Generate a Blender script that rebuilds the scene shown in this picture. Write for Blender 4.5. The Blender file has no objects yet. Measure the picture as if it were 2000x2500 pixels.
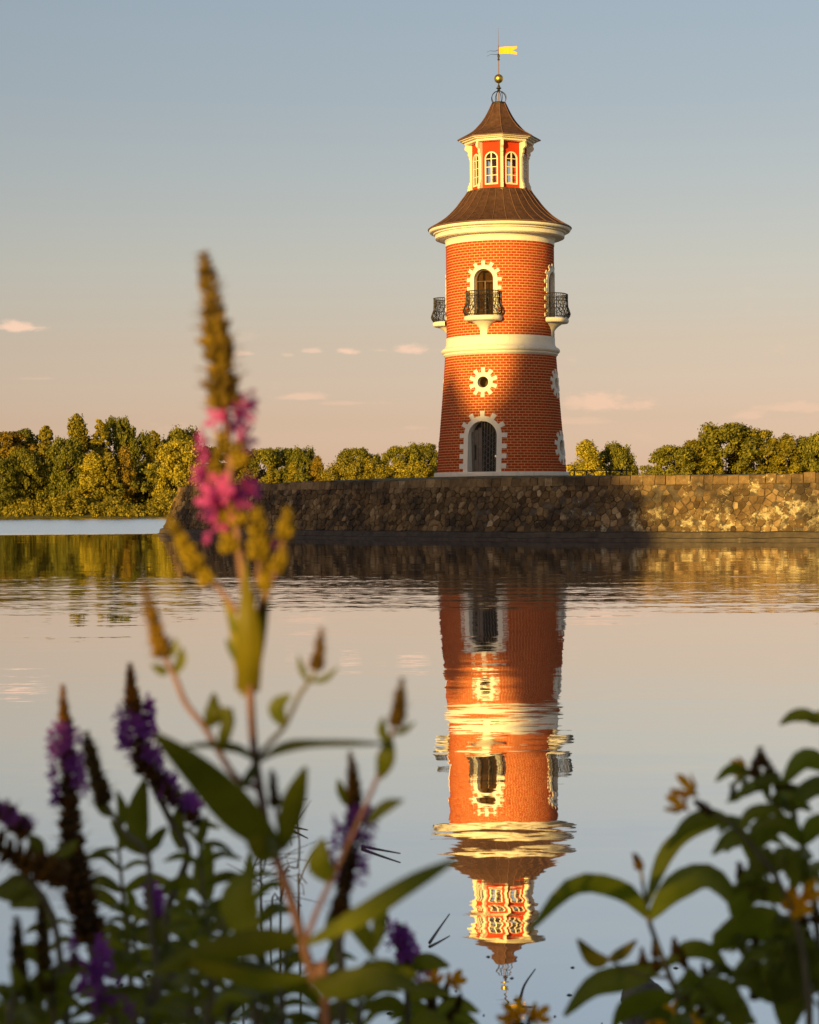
import bpy, math, random
import numpy as np
from mathutils import Vector, Matrix

# ------------------------------------------------------------------ camera, sky, sun, exposure
SC = bpy.context.scene
COL = SC.collection
R = math.radians
F = 5000.0            # focal length in photo pixels (photo 2000 x 2500)
CAM_H = 1.4           # metres above the lake
ROLL = R(0.40)
HORIZON = -15.5       # horizon line relative to the picture centre, in photo pixels

cam_data = bpy.data.cameras.new('camera')
cam_data.sensor_fit = 'VERTICAL'
cam_data.sensor_height = 36.0
cam_data.lens = 72.0
cam_data.clip_start = 0.05
cam_data.clip_end = 20000
cam_data.dof.use_dof = True
cam_data.dof.focus_distance = 98.0
cam_data.dof.aperture_fstop = 12.5
cam = bpy.data.objects.new('camera', cam_data)
COL.objects.link(cam)
cam.matrix_world = (Matrix.Translation((0, 0, CAM_H)) @ Matrix.Rotation(R(90) + math.atan(HORIZON / F), 4, 'X')
                    @ Matrix.Rotation(-ROLL, 4, 'Z'))
SC.camera = cam

SUN_AZ = R(28.0)      # the sun stands behind the camera, this far round to its left
SUN_EL = R(7.0)
sun_dir = Vector((-math.sin(SUN_AZ) * math.cos(SUN_EL), -math.cos(SUN_AZ) * math.cos(SUN_EL), math.sin(SUN_EL)))
sl = bpy.data.lights.new('sun', 'SUN')
sl.energy = 5.0
sl.angle = R(0.55)
sl.color = (1.0, 0.665, 0.175)
sun = bpy.data.objects.new('sun', sl)
COL.objects.link(sun)
sun.rotation_euler = sun_dir.to_track_quat('Z', 'Y').to_euler()

SC.render.engine = 'CYCLES'
SC.view_settings.view_transform = 'Standard'
SC.view_settings.look = 'None'
SC.view_settings.gamma = 1.0
SC.view_settings.use_curve_mapping = False
SC.view_settings.exposure = 0.50
SC.cycles.use_denoising = True
try:
    SC.cycles.denoiser = 'OPENIMAGEDENOISE'
    SC.cycles.denoising_input_passes = 'RGB_ALBEDO_NORMAL'
except Exception:
    pass
SC.cycles.max_bounces = 6
SC.cycles.transparent_max_bounces = 12
SC.cycles.use_adaptive_sampling = False
SC.cycles.sample_clamp_indirect = 6.0

world = bpy.data.worlds.new('World')
SC.world = world
world.use_nodes = True
WT = world.node_tree


class NT:
    """small helper round a node tree"""
    def __init__(s, tree):
        s.t = tree

    def n(s, typ, **kw):
        nd = s.t.nodes.new(typ)
        for k, v in kw.items():
            setattr(nd, k, v)
        return nd

    def put(s, v, sock):
        if hasattr(v, 'is_output') or isinstance(v, bpy.types.NodeSocket):
            s.t.links.new(v, sock)
        elif v is not None:
            sock.default_value = v

    def math(s, op, a, b=None, c=None, clamp=False):
        nd = s.n('ShaderNodeMath', operation=op, use_clamp=clamp)
        s.put(a, nd.inputs[0]); s.put(b, nd.inputs[1]); s.put(c, nd.inputs[2])
        return nd.outputs[0]

    def vmath(s, op, a, b=None):
        nd = s.n('ShaderNodeVectorMath', operation=op)
        s.put(a, nd.inputs[0]); s.put(b, nd.inputs[1])
        return nd.outputs[0]

    def mix(s, f, a, b, typ='MIX'):
        nd = s.n('ShaderNodeMix', data_type='RGBA', blend_type=typ)
        s.put(f, nd.inputs[0])
        s.put(a if not isinstance(a, tuple) or len(a) == 4 else a + (1,), nd.inputs[6])
        s.put(b if not isinstance(b, tuple) or len(b) == 4 else b + (1,), nd.inputs[7])
        return nd.outputs[2]

    def noise(s, vec, scale, detail=3, rough=0.55, out=0):
        nd = s.n('ShaderNodeTexNoise')
        s.put(vec, nd.inputs['Vector'])
        nd.inputs['Scale'].default_value = scale
        nd.inputs['Detail'].default_value = detail
        nd.inputs['Roughness'].default_value = rough
        return nd.outputs[out]

    def ramp(s, fac, stops):
        nd = s.n('ShaderNodeValToRGB')
        s.put(fac, nd.inputs[0])
        el = nd.color_ramp.elements
        while len(el) > 1:
            el.remove(el[-1])
        el[0].position, el[0].color = stops[0][0], tuple(stops[0][1]) + (1,)
        for p, c in stops[1:]:
            e = el.new(p); e.color = tuple(c) + (1,)
        return nd.outputs[0]

    def smooth(s, v, a, b):
        nd = s.n('ShaderNodeMapRange', interpolation_type='SMOOTHSTEP')
        s.put(v, nd.inputs[0])
        nd.inputs[1].default_value = a; nd.inputs[2].default_value = b
        return nd.outputs[0]


w = NT(WT)
WT.nodes.clear()
sky = w.n('ShaderNodeTexSky', sky_type='NISHITA')
sky.sun_disc = False
sky.sun_elevation = SUN_EL
sky.sun_rotation = R(180) + SUN_AZ
sky.air_density = 1.0
sky.dust_density = 0.5
sky.ozone_density = 1.0
geo = w.n('ShaderNodeTexCoord').outputs['Generated']
sep = w.n('ShaderNodeSeparateXYZ'); WT.links.new(geo, sep.inputs[0])
elev = w.math('ARCSINE', sep.outputs[2])
azim = w.math('ARCTAN2', sep.outputs[0], sep.outputs[1])
SKY_TINT = [(0.0, (1.28, 1.22, 2.3)), (0.033, (1.07, 0.94, 1.72)), (0.08, (1.05, 0.83, 1.22)), (0.15, (1.16, 0.86, 0.99)), (0.225, (1.25, 0.97, 1.02)),
            (0.30, (1.27, 1.02, 1.06)), (0.375, (1.28, 1.06, 1.10)), (0.467, (1.36, 1.16, 1.18)), (0.6, (1.50, 1.28, 1.27)), (1.0, (1.50, 1.28, 1.27))]
# the ramp clamps colours to 1, so it is stored at a quarter
tint = w.ramp(w.math('DIVIDE', elev, R(30), clamp=True), [(p, tuple(v / 4.25 for v in c)) for p, c in SKY_TINT])
skycol = w.mix(1.0, sky.outputs[0], tint, 'MULTIPLY')
skycol = w.mix(1.0, skycol, (4, 4, 4, 1), 'MULTIPLY')
# small evening clouds low in the sky: soft masks with ragged noise, plus thin streaks that go on all round the horizon
CLOUDS = [  # photo x, y, half width, half height, strength
    (30, 808, 85, 20, 1.0), (600, 866, 34, 11, .55), (760, 858, 38, 11, .65), (845, 858, 34, 15, .95), (1005, 856, 66, 18, .95),
    (705, 868, 22, 8, .35), (930, 856, 30, 7, .35), (735, 970, 95, 16, .6), (850, 985, 90, 9, .35), (1470, 988, 125, 38, .9), (1410, 985, 60, 30, .75), (1430, 1030, 120, 14, .35),
    (1830, 1018, 65, 18, .55), (1920, 1000, 85, 18, .55), (1990, 1005, 70, 20, .5), (1010, 1045, 40, 10, .3), (100, 930, 60, 6, .2)]
CA, SA = math.cos(ROLL), math.sin(ROLL)
nv = w.n('ShaderNodeCombineXYZ')
WT.links.new(azim, nv.inputs[0]); WT.links.new(w.math('MULTIPLY', elev, 2.2), nv.inputs[1])
rag = w.noise(nv.outputs[0], 62, 7, 0.62)
rag2 = w.noise(nv.outputs[0], 20, 4, 0.6)
total = None
for (cx, cy, hw, hh, st) in CLOUDS:
    dx, dy = cx - 1000, cy - 1250
    az = math.atan((dx - dy * SA) / F); el = -math.atan((dy + dx * SA - HORIZON) / F)
    u = w.math('MULTIPLY', w.math('SUBTRACT', azim, az), F / hw)
    v = w.math('MULTIPLY', w.math('SUBTRACT', elev, el), F / hh)
    v = w.math('MULTIPLY', v, w.math('ADD', 1.0, w.math('MULTIPLY', w.math('LESS_THAN', v, 0.0), 0.7)))   # flat underside
    d = w.math('SQRT', w.math('ADD', w.math('MULTIPLY', u, u), w.math('MULTIPLY', v, v)))
    m = w.math('ADD', w.math('SUBTRACT', 1.0, d), w.math('MULTIPLY', w.math('SUBTRACT', rag, 0.5), 2.6))
    m = w.math('MULTIPLY', w.smooth(m, 0.0, 0.85), st)
    m = w.math('MULTIPLY', m, w.smooth(d, 1.9, 0.9))
    total = m if total is None else w.math('MAXIMUM', total, m)
band = w.math('MULTIPLY', w.smooth(elev, R(1.0), R(2.0)), w.smooth(elev, R(7.0), R(4.0)))
thin = w.math('MULTIPLY', w.math('MULTIPLY', w.smooth(rag2, 0.60, 0.78), band), 0.22)
total = w.math('MAXIMUM', total, w.math('MULTIPLY', thin, 1.3))
cloudcol = w.mix(w.smooth(elev, R(2.0), R(6.0)), (7.4, 4.9, 3.4, 1), (7.9, 5.5, 4.1, 1))
skycol = w.mix(total, skycol, cloudcol)
bg = w.n('ShaderNodeBackground')
WT.links.new(skycol, bg.inputs[0])
bg.inputs[1].default_value = 0.085
wo = w.n('ShaderNodeOutputWorld')
WT.links.new(bg.outputs[0], wo.inputs[0])

# ------------------------------------------------------------------ helpers
def P(px, py, D):
    """photo pixel (2000 x 2500) at depth D metres -> world point"""
    dx, dy = px - 1000.0, py - 1250.0
    return Vector(((dx * CA - dy * SA) / F * D, D, CAM_H - (dy * CA + dx * SA - HORIZON) / F * D))


def Q(x, y, D):
    """the same for coordinates read off the 1725 px wide view of the photo"""
    return P(x * 1.1594, y * 1.1594, D)


class MB:
    def __init__(s):
        s.v = []; s.f = []

    def add(s, vs, fs):
        o = len(s.v)
        s.v.extend(tuple(p) for p in vs)
        s.f.extend(tuple(i + o for i in f) for f in fs)
        return s

    def box(s, c, h, M=None):
        vs = [Vector((x * h[0], y * h[1], z * h[2])) for z in (-1, 1) for y in (-1, 1) for x in (-1, 1)]
        if M is not None:
            vs = [M @ p for p in vs]
        c = Vector(c)
        return s.add([p + c for p in vs], [(0, 2, 3, 1), (4, 5, 7, 6), (0, 1, 5, 4), (2, 6, 7, 3), (0, 4, 6, 2), (1, 3, 7, 5)])

    def lathe(s, prof, n=64, c=(0, 0), a0=0.0, a1=None, closed=True):
        full = a1 is None
        a1 = a0 + 2 * math.pi if full else a1
        m = n if full else n + 1
        vs = []
        for i in range(m):
            a = a0 + (a1 - a0) * i / n
            for (r, z) in prof:
                vs.append((c[0] + r * math.sin(a), c[1] - r * math.cos(a), z))
        k = len(prof); fs = []
        for i in range(n):
            j = (i + 1) % m
            for q in range(k - 1):
                fs.append((i * k + q, j * k + q, j * k + q + 1, i * k + q + 1))
        return s.add(vs, fs)

    def tube(s, pts, rad, n=6, cap=True):
        pts = [Vector(p) for p in pts]
        if not isinstance(rad, (list, tuple)):
            rad = [rad] * len(pts)
        up = Vector((0.13, 0.21, 0.97))
        vs = []
        prev = None
        for i, p in enumerate(pts):
            t = (pts[min(i + 1, len(pts) - 1)] - pts[max(i - 1, 0)]).normalized()
            if prev is None:
                b = t.cross(up)
                if b.length < .1:
                    b = t.cross(Vector((1, 0, 0)))
            else:
                b = prev - t * prev.dot(t)
            b.normalize(); prev = b
            c = t.cross(b)
            for k in range(n):
                a = 2 * math.pi * k / n
                vs.append(p + (b * math.cos(a) + c * math.sin(a)) * rad[i])
        fs = []
        for i in range(len(pts) - 1):
            for k in range(n):
                k2 = (k + 1) % n
                fs.append((i * n + k, i * n + k2, (i + 1) * n + k2, (i + 1) * n + k))
        if cap:
            fs.append(tuple(range(n))[::-1]); fs.append(tuple(range((len(pts) - 1) * n, len(pts) * n)))
        return s.add(vs, fs)

    def mesh(s, name, mat, smooth=False):
        me = bpy.data.meshes.new(name)
        me.from_pydata(s.v, [], s.f)
        if mat:
            me.materials.append(mat)
        if smooth:
            me.polygons.foreach_set('use_smooth', [True] * len(me.polygons))
        me.update()
        return me

    def build(s, name, mat, parent=None, smooth=False, **props):
        return obj(name, s.mesh(name, mat, smooth), parent, **props)


def obj(name, data, parent=None, loc=None, **props):
    o = bpy.data.objects.new(name, data)
    COL.objects.link(o)
    if loc is not None:
        o.location = loc
    if parent is not None:
        o.parent = parent
        if data is not None:
            o.matrix_parent_inverse = Matrix.Translation(-root_loc(parent))
    for k, v in props.items():
        o[k] = v
    return o


def root_loc(o):
    # parents are unrotated Empties or parts whose own origin is the world origin
    return o.location.copy() if o.parent is None else Vector((0, 0, 0))


def thing(name, label, cat, loc=(0, 0, 0), group=None):
    o = bpy.data.objects.new(name, None)
    COL.objects.link(o)
    o.location = loc
    o.empty_display_size = 0.2
    o['label'] = label; o['category'] = cat
    if group:
        o['group'] = group
    return o


def spline(pts, n):
    """Catmull-Rom through the points, n samples"""
    pts = [Vector(p) for p in pts]
    if len(pts) == 2:
        return [pts[0].lerp(pts[1], i / (n - 1)) for i in range(n)]
    out = []
    m = len(pts) - 1
    for i in range(n):
        t = i / (n - 1) * m
        k = min(int(t), m - 1); u = t - k
        p0 = pts[k - 1] if k > 0 else pts[0] * 2 - pts[1]
        p1, p2 = pts[k], pts[k + 1]
        p3 = pts[k + 2] if k + 2 <= m else pts[m] * 2 - pts[m - 1]
        out.append(0.5 * ((2 * p1) + (p2 - p0) * u + (2 * p0 - 5 * p1 + 4 * p2 - p3) * u * u + (3 * p1 - p0 - 3 * p2 + p3) * u ** 3))
    return out


# ------------------------------------------------------------------ materials
def mat(name, col, rough=0.6, metal=0.0, vary=0.0, scale=3.0, bump=0.0, bscale=20.0, spec=0.4, objrand=0.0, dirt=None, streak=0.0):
    m = bpy.data.materials.new(name); m.use_nodes = True
    t = NT(m.node_tree)
    b = m.node_tree.nodes['Principled BSDF']
    pos = t.n('ShaderNodeNewGeometry').outputs['Position']
    c = col + (1,)
    if vary:
        nz = t.noise(pos, scale, 5, 0.62)
        lo = tuple(v * (1 - vary) for v in col); hi = tuple(min(1, v * (1 + vary)) for v in col)
        c = t.ramp(nz, [(0.28, lo), (0.72, hi)])
    if dirt:
        dcol, dscale, thr, amt = dirt
        dn = t.noise(pos, dscale, 6, 0.65)
        c = t.mix(t.math('MULTIPLY', t.smooth(dn, thr, thr + 0.18), amt), c, dcol)
    if streak:
        sp3 = t.n('ShaderNodeSeparateXYZ'); t.put(pos, sp3.inputs[0])
        cb = t.n('ShaderNodeCombineXYZ')
        t.put(t.math('MULTIPLY', sp3.outputs[0], 7.0), cb.inputs[0]); t.put(t.math('MULTIPLY', sp3.outputs[1], 7.0), cb.inputs[1]); t.put(t.math('MULTIPLY', sp3.outputs[2], 0.9), cb.inputs[2])
        c = t.mix(t.math('MULTIPLY', t.smooth(t.noise(cb.outputs[0], 1.0, 5, .65), .52, .78), streak), c, (.36, .29, .19, 1))
    if objrand:
        rnd = t.n('ShaderNodeObjectInfo').outputs['Random']
        hs = t.n('ShaderNodeHueSaturation')
        t.put(t.math('ADD', 1 - objrand, t.math('MULTIPLY', rnd, 2 * objrand)), hs.inputs['Value'])
        t.put(c, hs.inputs['Color'])
        c = hs.outputs[0]
    t.put(c, b.inputs['Base Color'])
    b.inputs['Roughness'].default_value = rough
    b.inputs['Metallic'].default_value = metal
    b.inputs['Specular IOR Level'].default_value = spec
    if bump:
        bn = t.n('ShaderNodeBump')
        bn.inputs['Strength'].default_value = bump
        bn.inputs['Distance'].default_value = 0.02
        t.put(t.noise(pos, bscale, 4, 0.6), bn.inputs['Height'])
        t.put(bn.outputs[0], b.inputs['Normal'])
    return m


def leaf_mat(name, lo, hi, trans=0.3, attr=True, rough=0.6, tcol=None, spec=0.25, use_obj=True, veins=False):
    m = bpy.data.materials.new(name); m.use_nodes = True
    t = NT(m.node_tree)
    b = m.node_tree.nodes['Principled BSDF']
    out = m.node_tree.nodes['Material Output']
    if attr:
        at = t.n('ShaderNodeAttribute', attribute_name='leaf_tint')
        f = at.outputs['Fac']
    else:
        pos = t.n('ShaderNodeNewGeometry').outputs['Position']
        f = t.noise(pos, 35 if veins else 20, 4, 0.6)
    c = t.ramp(f, [(0.12, lo), (0.88, hi)])
    if use_obj:
        oi = t.n('ShaderNodeObjectInfo')
        c = t.mix(1.0, c, oi.outputs['Color'], 'MULTIPLY')
    t.put(c, b.inputs['Base Color'])
    b.inputs['Roughness'].default_value = rough
    b.inputs['Specular IOR Level'].default_value = spec
    tr = t.n('ShaderNodeBsdfTranslucent')
    t.put(t.mix(1.0, c, (tcol or (1.2, 1.15, .7)) + (1,), 'MULTIPLY'), tr.inputs[0])
    mx = t.n('ShaderNodeMixShader'); mx.inputs[0].default_value = trans
    t.put(b.outputs[0], mx.inputs[1]); t.put(tr.outputs[0], mx.inputs[2])
    t.put(mx.outputs[0], out.inputs[0])
    return m


M_WHITE = mat('cream_paint', (0.82, 0.76, 0.62), 0.6, vary=0.07, scale=1.4, bump=0.15, bscale=12, dirt=((.45, .38, .27), 2.2, .58, .35), streak=.35)
M_LIGHTPAINT = mat('lantern_cream_paint', (0.80, 0.71, 0.50), 0.5, vary=0.05, scale=5)
M_BRICK = mat('red_painted_brick', (0.43, 0.062, 0.011), 0.85, dirt=((.24, .032, .012), .9, .50, .40), vary=0.26, scale=5.5, bump=0.3, bscale=30, objrand=0.07, spec=0.08)
M_MORTAR = mat('pale_mortar', (0.67, 0.37, 0.17), 0.9, vary=0.15, scale=6, spec=0.1, bump=0.3, bscale=25)
M_RED = mat('red_lantern_paint', (0.52, 0.045, 0.008), 0.7, spec=0.15, vary=0.12, scale=4)
M_ROOF = mat('weathered_copper_sheet', (0.085, 0.042, 0.026), 0.75, vary=0.4, scale=4.5, bump=0.25, bscale=14, spec=0.15, objrand=0.13,
             dirt=((.36, .29, .17), 9.0, .66, .5))
M_SEAM = mat('copper_seam', (0.17, 0.085, 0.042), 0.5, vary=0.2)
M_IRON = mat('black_wrought_iron', (0.022, 0.018, 0.014), 0.5, vary=0.3, scale=20)
M_GOLD = mat('gilded_metal', (0.85, 0.52, 0.10), 0.34, metal=1.0, vary=0.12, scale=12)
M_BRONZE = mat('dull_bronze', (0.20, 0.11, 0.05), 0.6, metal=0.3, vary=0.1, scale=12)
M_FLAG = mat('gilded_sheet', (0.80, 0.46, 0.02), 0.6, metal=0.0, spec=.2, vary=0.1, scale=12)
M_DOOR = mat('dark_door_board', (0.06, 0.055, 0.045), 0.6, vary=0.4, scale=6)
M_DARK = mat('dark_interior', (0.03, 0.024, 0.018), 0.9, vary=0.3)
M_BROWN = mat('brown_window_wood', (0.16, 0.085, 0.04), 0.5, vary=0.2)
M_CURTAIN = mat('pale_curtain', (0.34, 0.23, 0.14), 0.8, vary=0.2, scale=6)


def glass(name, tint, gloss, rough=0.03, diffuse_col=None):
    m = bpy.data.materials.new(name); m.use_nodes = True
    t = NT(m.node_tree); m.node_tree.nodes.remove(m.node_tree.nodes['Principled BSDF'])
    a = t.n('ShaderNodeBsdfTransparent'); a.inputs[0].default_value = tint + (1,)
    if diffuse_col:      # matt pane: brown diffuse tint instead of a mirrored sun glow
        g = t.n('ShaderNodeBsdfDiffuse'); g.inputs[0].default_value = diffuse_col + (1,)
    else:
        g = t.n('ShaderNodeBsdfGlossy'); g.inputs['Roughness'].default_value = rough
    mx = t.n('ShaderNodeMixShader'); mx.inputs[0].default_value = gloss
    t.put(a.outputs[0], mx.inputs[1]); t.put(g.outputs[0], mx.inputs[2])
    t.put(mx.outputs[0], m.node_tree.nodes['Material Output'].inputs[0])
    return m


M_GLASS = glass('clear_window_glass', (0.88, 0.92, 0.93), 0.03)
M_BROWNGLASS = glass('brown_window_glass', (0.55, 0.46, 0.36), 0.12, diffuse_col=(.13, .08, .04))


def water_material():
    m = bpy.data.materials.new('lake_water'); m.use_nodes = True
    t = NT(m.node_tree); nt = m.node_tree
    nt.nodes.remove(nt.nodes['Principled BSDF'])
    pos = t.n('ShaderNodeNewGeometry').outputs['Position']
    sp = t.n('ShaderNodeSeparateXYZ'); t.put(pos, sp.inputs[0])
    X, Y = sp.outputs[0], sp.outputs[1]

    def waves(sx, sy, detail, amp, off):
        cmb = t.n('ShaderNodeCombineXYZ')
        t.put(t.math('MULTIPLY', X, sx), cmb.inputs[0]); t.put(t.math('MULTIPLY', Y, sy), cmb.inputs[1])
        cmb.inputs[2].default_value = off
        c = t.noise(cmb.outputs[0], 1.0, detail, 0.5, out=1)
        v = t.vmath('SUBTRACT', c, (0.5, 0.5, 0.5))
        nd = t.n('ShaderNodeVectorMath', operation='SCALE')
        t.put(v, nd.inputs[0]); t.put(amp, nd.inputs['Scale'])
        return nd.outputs[0]
    # breeze patches with ragged borders
    lc = t.n('ShaderNodeCombineXYZ')
    t.put(t.math('MULTIPLY', X, 0.06), lc.inputs[0]); t.put(t.math('MULTIPLY', Y, 0.22), lc.inputs[1])
    wob = t.math('MULTIPLY', t.math('SUBTRACT', t.noise(lc.outputs[0], 1.0, 4, .6), 0.5), 26.0)
    Yw = t.math('ADD', Y, wob)
    patch = t.math('MULTIPLY', t.smooth(Yw, 22.5, 29), t.smooth(Yw, 45, 33))
    far = t.smooth(t.math('ADD', Y, t.math('MULTIPLY', wob, 0.8)), 104, 116)
    lc2 = t.n('ShaderNodeCombineXYZ')
    t.put(t.math('MULTIPLY', X, 0.35), lc2.inputs[0]); t.put(t.math('MULTIPLY', Y, 0.55), lc2.inputs[1])
    lull = t.smooth(t.noise(lc2.outputs[0], 1.0, 3, .6), 0.42, 0.66)
    a_fine = t.math('ADD', t.math('ADD', 0.0060, t.math('MULTIPLY', lull, 0.012)), t.math('MULTIPLY', patch, 0.050))
    a_fine = t.math('ADD', a_fine, t.math('MULTIPLY', far, 0.16))
    v = waves(4.5, 11.0, 1.5, a_fine, 0.0)
    v = t.vmath('ADD', v, waves(0.32, 2.0, 2.5, t.math('ADD', t.math('ADD', 0.0105, t.math('MULTIPLY', lull, 0.016)), t.math('MULTIPLY', patch, 0.03)), 3.3))
    v = t.vmath('ADD', v, waves(16.0, 30.0, 1.0, t.math('ADD', 0.0035, t.math('MULTIPLY', far, 0.2)), 7.1))
    v = t.vmath('MULTIPLY', v, (1, 1, 0))
    # on the ruffled open water beyond the pier one sees mostly the near faces of the wavelets
    tb = t.n('ShaderNodeCombineXYZ'); t.put(t.math('MULTIPLY', far, -0.085), tb.inputs[1])
    v = t.vmath('ADD', v, tb.outputs[0])
    nrm = t.vmath('NORMALIZE', t.vmath('ADD', v, (0, 0, 1)))
    gl = t.n('ShaderNodeBsdfGlossy'); gl.inputs['Color'].default_value = (0.97, 0.955, 0.955, 1)
    gl.inputs['Roughness'].default_value = 0.012
    t.put(nrm, gl.inputs['Normal'])
    df = t.n('ShaderNodeBsdfDiffuse'); df.inputs['Color'].default_value = (0.018, 0.022, 0.024, 1)
    fr = t.n('ShaderNodeFresnel'); fr.inputs['IOR'].default_value = 1.33
    mx = t.n('ShaderNodeMixShader')
    t.put(t.math('ADD', 0.88, t.math('MULTIPLY', fr.outputs[0], 0.12)), mx.inputs[0])
    t.put(df.outputs[0], mx.inputs[1]); t.put(gl.outputs[0], mx.inputs[2])
    t.put(mx.outputs[0], nt.nodes['Material Output'].inputs[0])
    return m


# ------------------------------------------------------------------ water and land
M_WATER = water_material()
MB().add([(-2500, 3.0, 0), (2500, 3.0, 0), (2500, 320, 0), (-2500, 320, 0)], [(0, 1, 2, 3)]).build('water', M_WATER, kind='structure')
M_GRASS = mat('meadow_grass', (0.085, 0.082, 0.022), 0.9, vary=0.45, scale=0.8, bump=0.5, bscale=6)
M_SOIL = mat('bank_soil', (0.075, 0.06, 0.032), 0.9, vary=0.5, scale=3, bump=0.8, bscale=9)
rnd = random.Random(4)


def sheet(xs, ys, zf):
    vs = [(x, y, zf(x, y)) for y in ys for x in xs]
    k = len(xs)
    return vs, [(j * k + i, j * k + i + 1, (j + 1) * k + i + 1, (j + 1) * k + i) for j in range(len(ys) - 1) for i in range(k - 1)]


def shore_y(x):
    return 291 + 2.2 * math.sin(x * .07) + 1.4 * math.sin(x * .19 + 1)


far_rows = [(-4, -0.5), (0, 0.0), (1.2, .35), (5, .7), (14, 1.1), (60, 2.0), (400, 4.0), (9000, 6.0)]
xs = [-9000, -1500, -500] + [-260 + i * 5 for i in range(105)] + [500, 1500, 9000]
vs = [(x, (shore_y(x) if abs(x) < 400 else 291) + dy, z) for (dy, z) in far_rows for x in xs]
k = len(xs)
MB().add(vs, [(j * k + i, j * k + i + 1, (j + 1) * k + i + 1, (j + 1) * k + i) for j in range(len(far_rows) - 1) for i in range(k - 1)]
         ).build('ground', M_GRASS, smooth=True, kind='structure')


def bank_z(x, y):
    e = 4.3 + 0.5 * math.sin(x * .6) + .3 * math.sin(x * 1.7)
    t = max(0.0, min(1.0, (e + 0.6 - y) / 3.2))
    return -0.35 + 0.65 * t * t * (3 - 2 * t) + 0.04 * math.sin(x * 2.1 + y * 3.3)


vs, fs = sheet([-900, -300] + [-120 + 2 * i for i in range(55)] + [-10 + .5 * i for i in range(41)] + [12 + 4 * i for i in range(28)] + [300, 900],
               [-900, -200, -60, -30, -15, -8, -4, -2, -1, 0, .5, 1, 1.5, 2, 2.5, 3, 3.5, 4, 4.5, 5, 5.5, 6], bank_z)
MB().add(vs, fs).build('bank', M_SOIL, smooth=True, kind='structure')

# ------------------------------------------------------------------ stone pier
TX, TY = 4.5, 100.0        # lighthouse axis
TZ = 2.74                  # ground at its foot


def plaster_over(t, pos, c, less):
    """old lime plaster left in ragged patches, mostly on the right-hand stretch of the wall"""
    sx_ = t.n('ShaderNodeSeparateXYZ'); t.put(pos, sx_.inputs[0])
    blot = t.noise(pos, 1.1, 8, .74)
    fine = t.noise(pos, 6.0, 6, .7)
    low = t.math('MULTIPLY', t.smooth(sx_.outputs[2], 1.9, .6), .06)
    along = t.math('MULTIPLY', t.smooth(sx_.outputs[0], 0.0, 12.0), .16)
    f = t.smooth(t.math('ADD', t.math('ADD', t.math('ADD', blot, along), low), t.math('MULTIPLY', fine, .22)), .785 + less, .89 + less)
    f = t.math('MULTIPLY', f, t.smooth(sx_.outputs[0], -1.0, 6.0))
    return t.mix(f, c, t.ramp(fine, [(.3, (.20, .14, .065)), (.5, (.42, .33, .17)), (.7, (.64, .55, .34))]))


def stone_material():
    m = bpy.data.materials.new('rubble_stone'); m.use_nodes = True
    t = NT(m.node_tree); b = m.node_tree.nodes['Principled BSDF']
    pos = t.n('ShaderNodeNewGeometry').outputs['Position']
    rndv = t.n('ShaderNodeAttribute', attribute_name='stone_tint').outputs['Fac']
    c = t.ramp(rndv, [(0.0, (.070, .043, .018)), (.35, (.14, .090, .040)), (.7, (.235, .155, .072)), (1.0, (.43, .31, .17))])
    n1 = t.noise(pos, 5.0, 6, .7)
    c = t.mix(1.0, c, t.ramp(n1, [(.25, (.50, .46, .42)), (.75, (1.35, 1.3, 1.2))]), 'MULTIPLY')
    c = plaster_over(t, pos, c, .035)
    dark = t.noise(pos, 0.7, 5, .6)
    c = t.mix(t.math('MULTIPLY', t.smooth(dark, .48, .64), .72), c, (.028, .022, .016))        # black moss and damp
    t.put(c, b.inputs['Base Color'])
    b.inputs['Roughness'].default_value = .85
    b.inputs['Specular IOR Level'].default_value = .2
    bn = t.n('ShaderNodeBump'); bn.inputs['Strength'].default_value = .8; bn.inputs['Distance'].default_value = .03
    t.put(t.noise(pos, 9, 5, .65), bn.inputs['Height']); t.put(bn.outputs[0], b.inputs['Normal'])
    return m


def pier_mortar():
    m = bpy.data.materials.new('pier_mortar'); m.use_nodes = True
    t = NT(m.node_tree); b = m.node_tree.nodes['Principled BSDF']
    pos = t.n('ShaderNodeNewGeometry').outputs['Position']
    n1 = t.noise(pos, 3.5, 6, .68)
    sx_ = t.n('ShaderNodeSeparateXYZ'); t.put(pos, sx_.inputs[0])
    c = t.ramp(n1, [(.28, (.038, .027, .016)), (.50, (.085, .06, .034)), (.75, (.17, .125, .07))])
    c = plaster_over(t, pos, c, 0.0)
    dark = t.noise(pos, 0.7, 5, .6)
    c = t.mix(t.math('MULTIPLY', t.smooth(dark, .50, .66), .6), c, (.03, .024, .017))
    t.put(c, b.inputs['Base Color']); b.inputs['Roughness'].default_value = .9
    bn = t.n('ShaderNodeBump'); bn.inputs['Strength'].default_value = 1.0; bn.inputs['Distance'].default_value = .06
    t.put(t.noise(pos, 5, 6, .7), bn.inputs['Height']); t.put(bn.outputs[0], b.inputs['Normal'])
    return m


M_STONE = stone_material()
M_PMORTAR = pier_mortar()
M_FOOT = mat('wet_footing', (0.06, 0.043, 0.027), 0.75, vary=0.5, scale=2.5, bump=0.9, bscale=5, dirt=((.30, .24, .15), 3.0, .62, .6))

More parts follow.
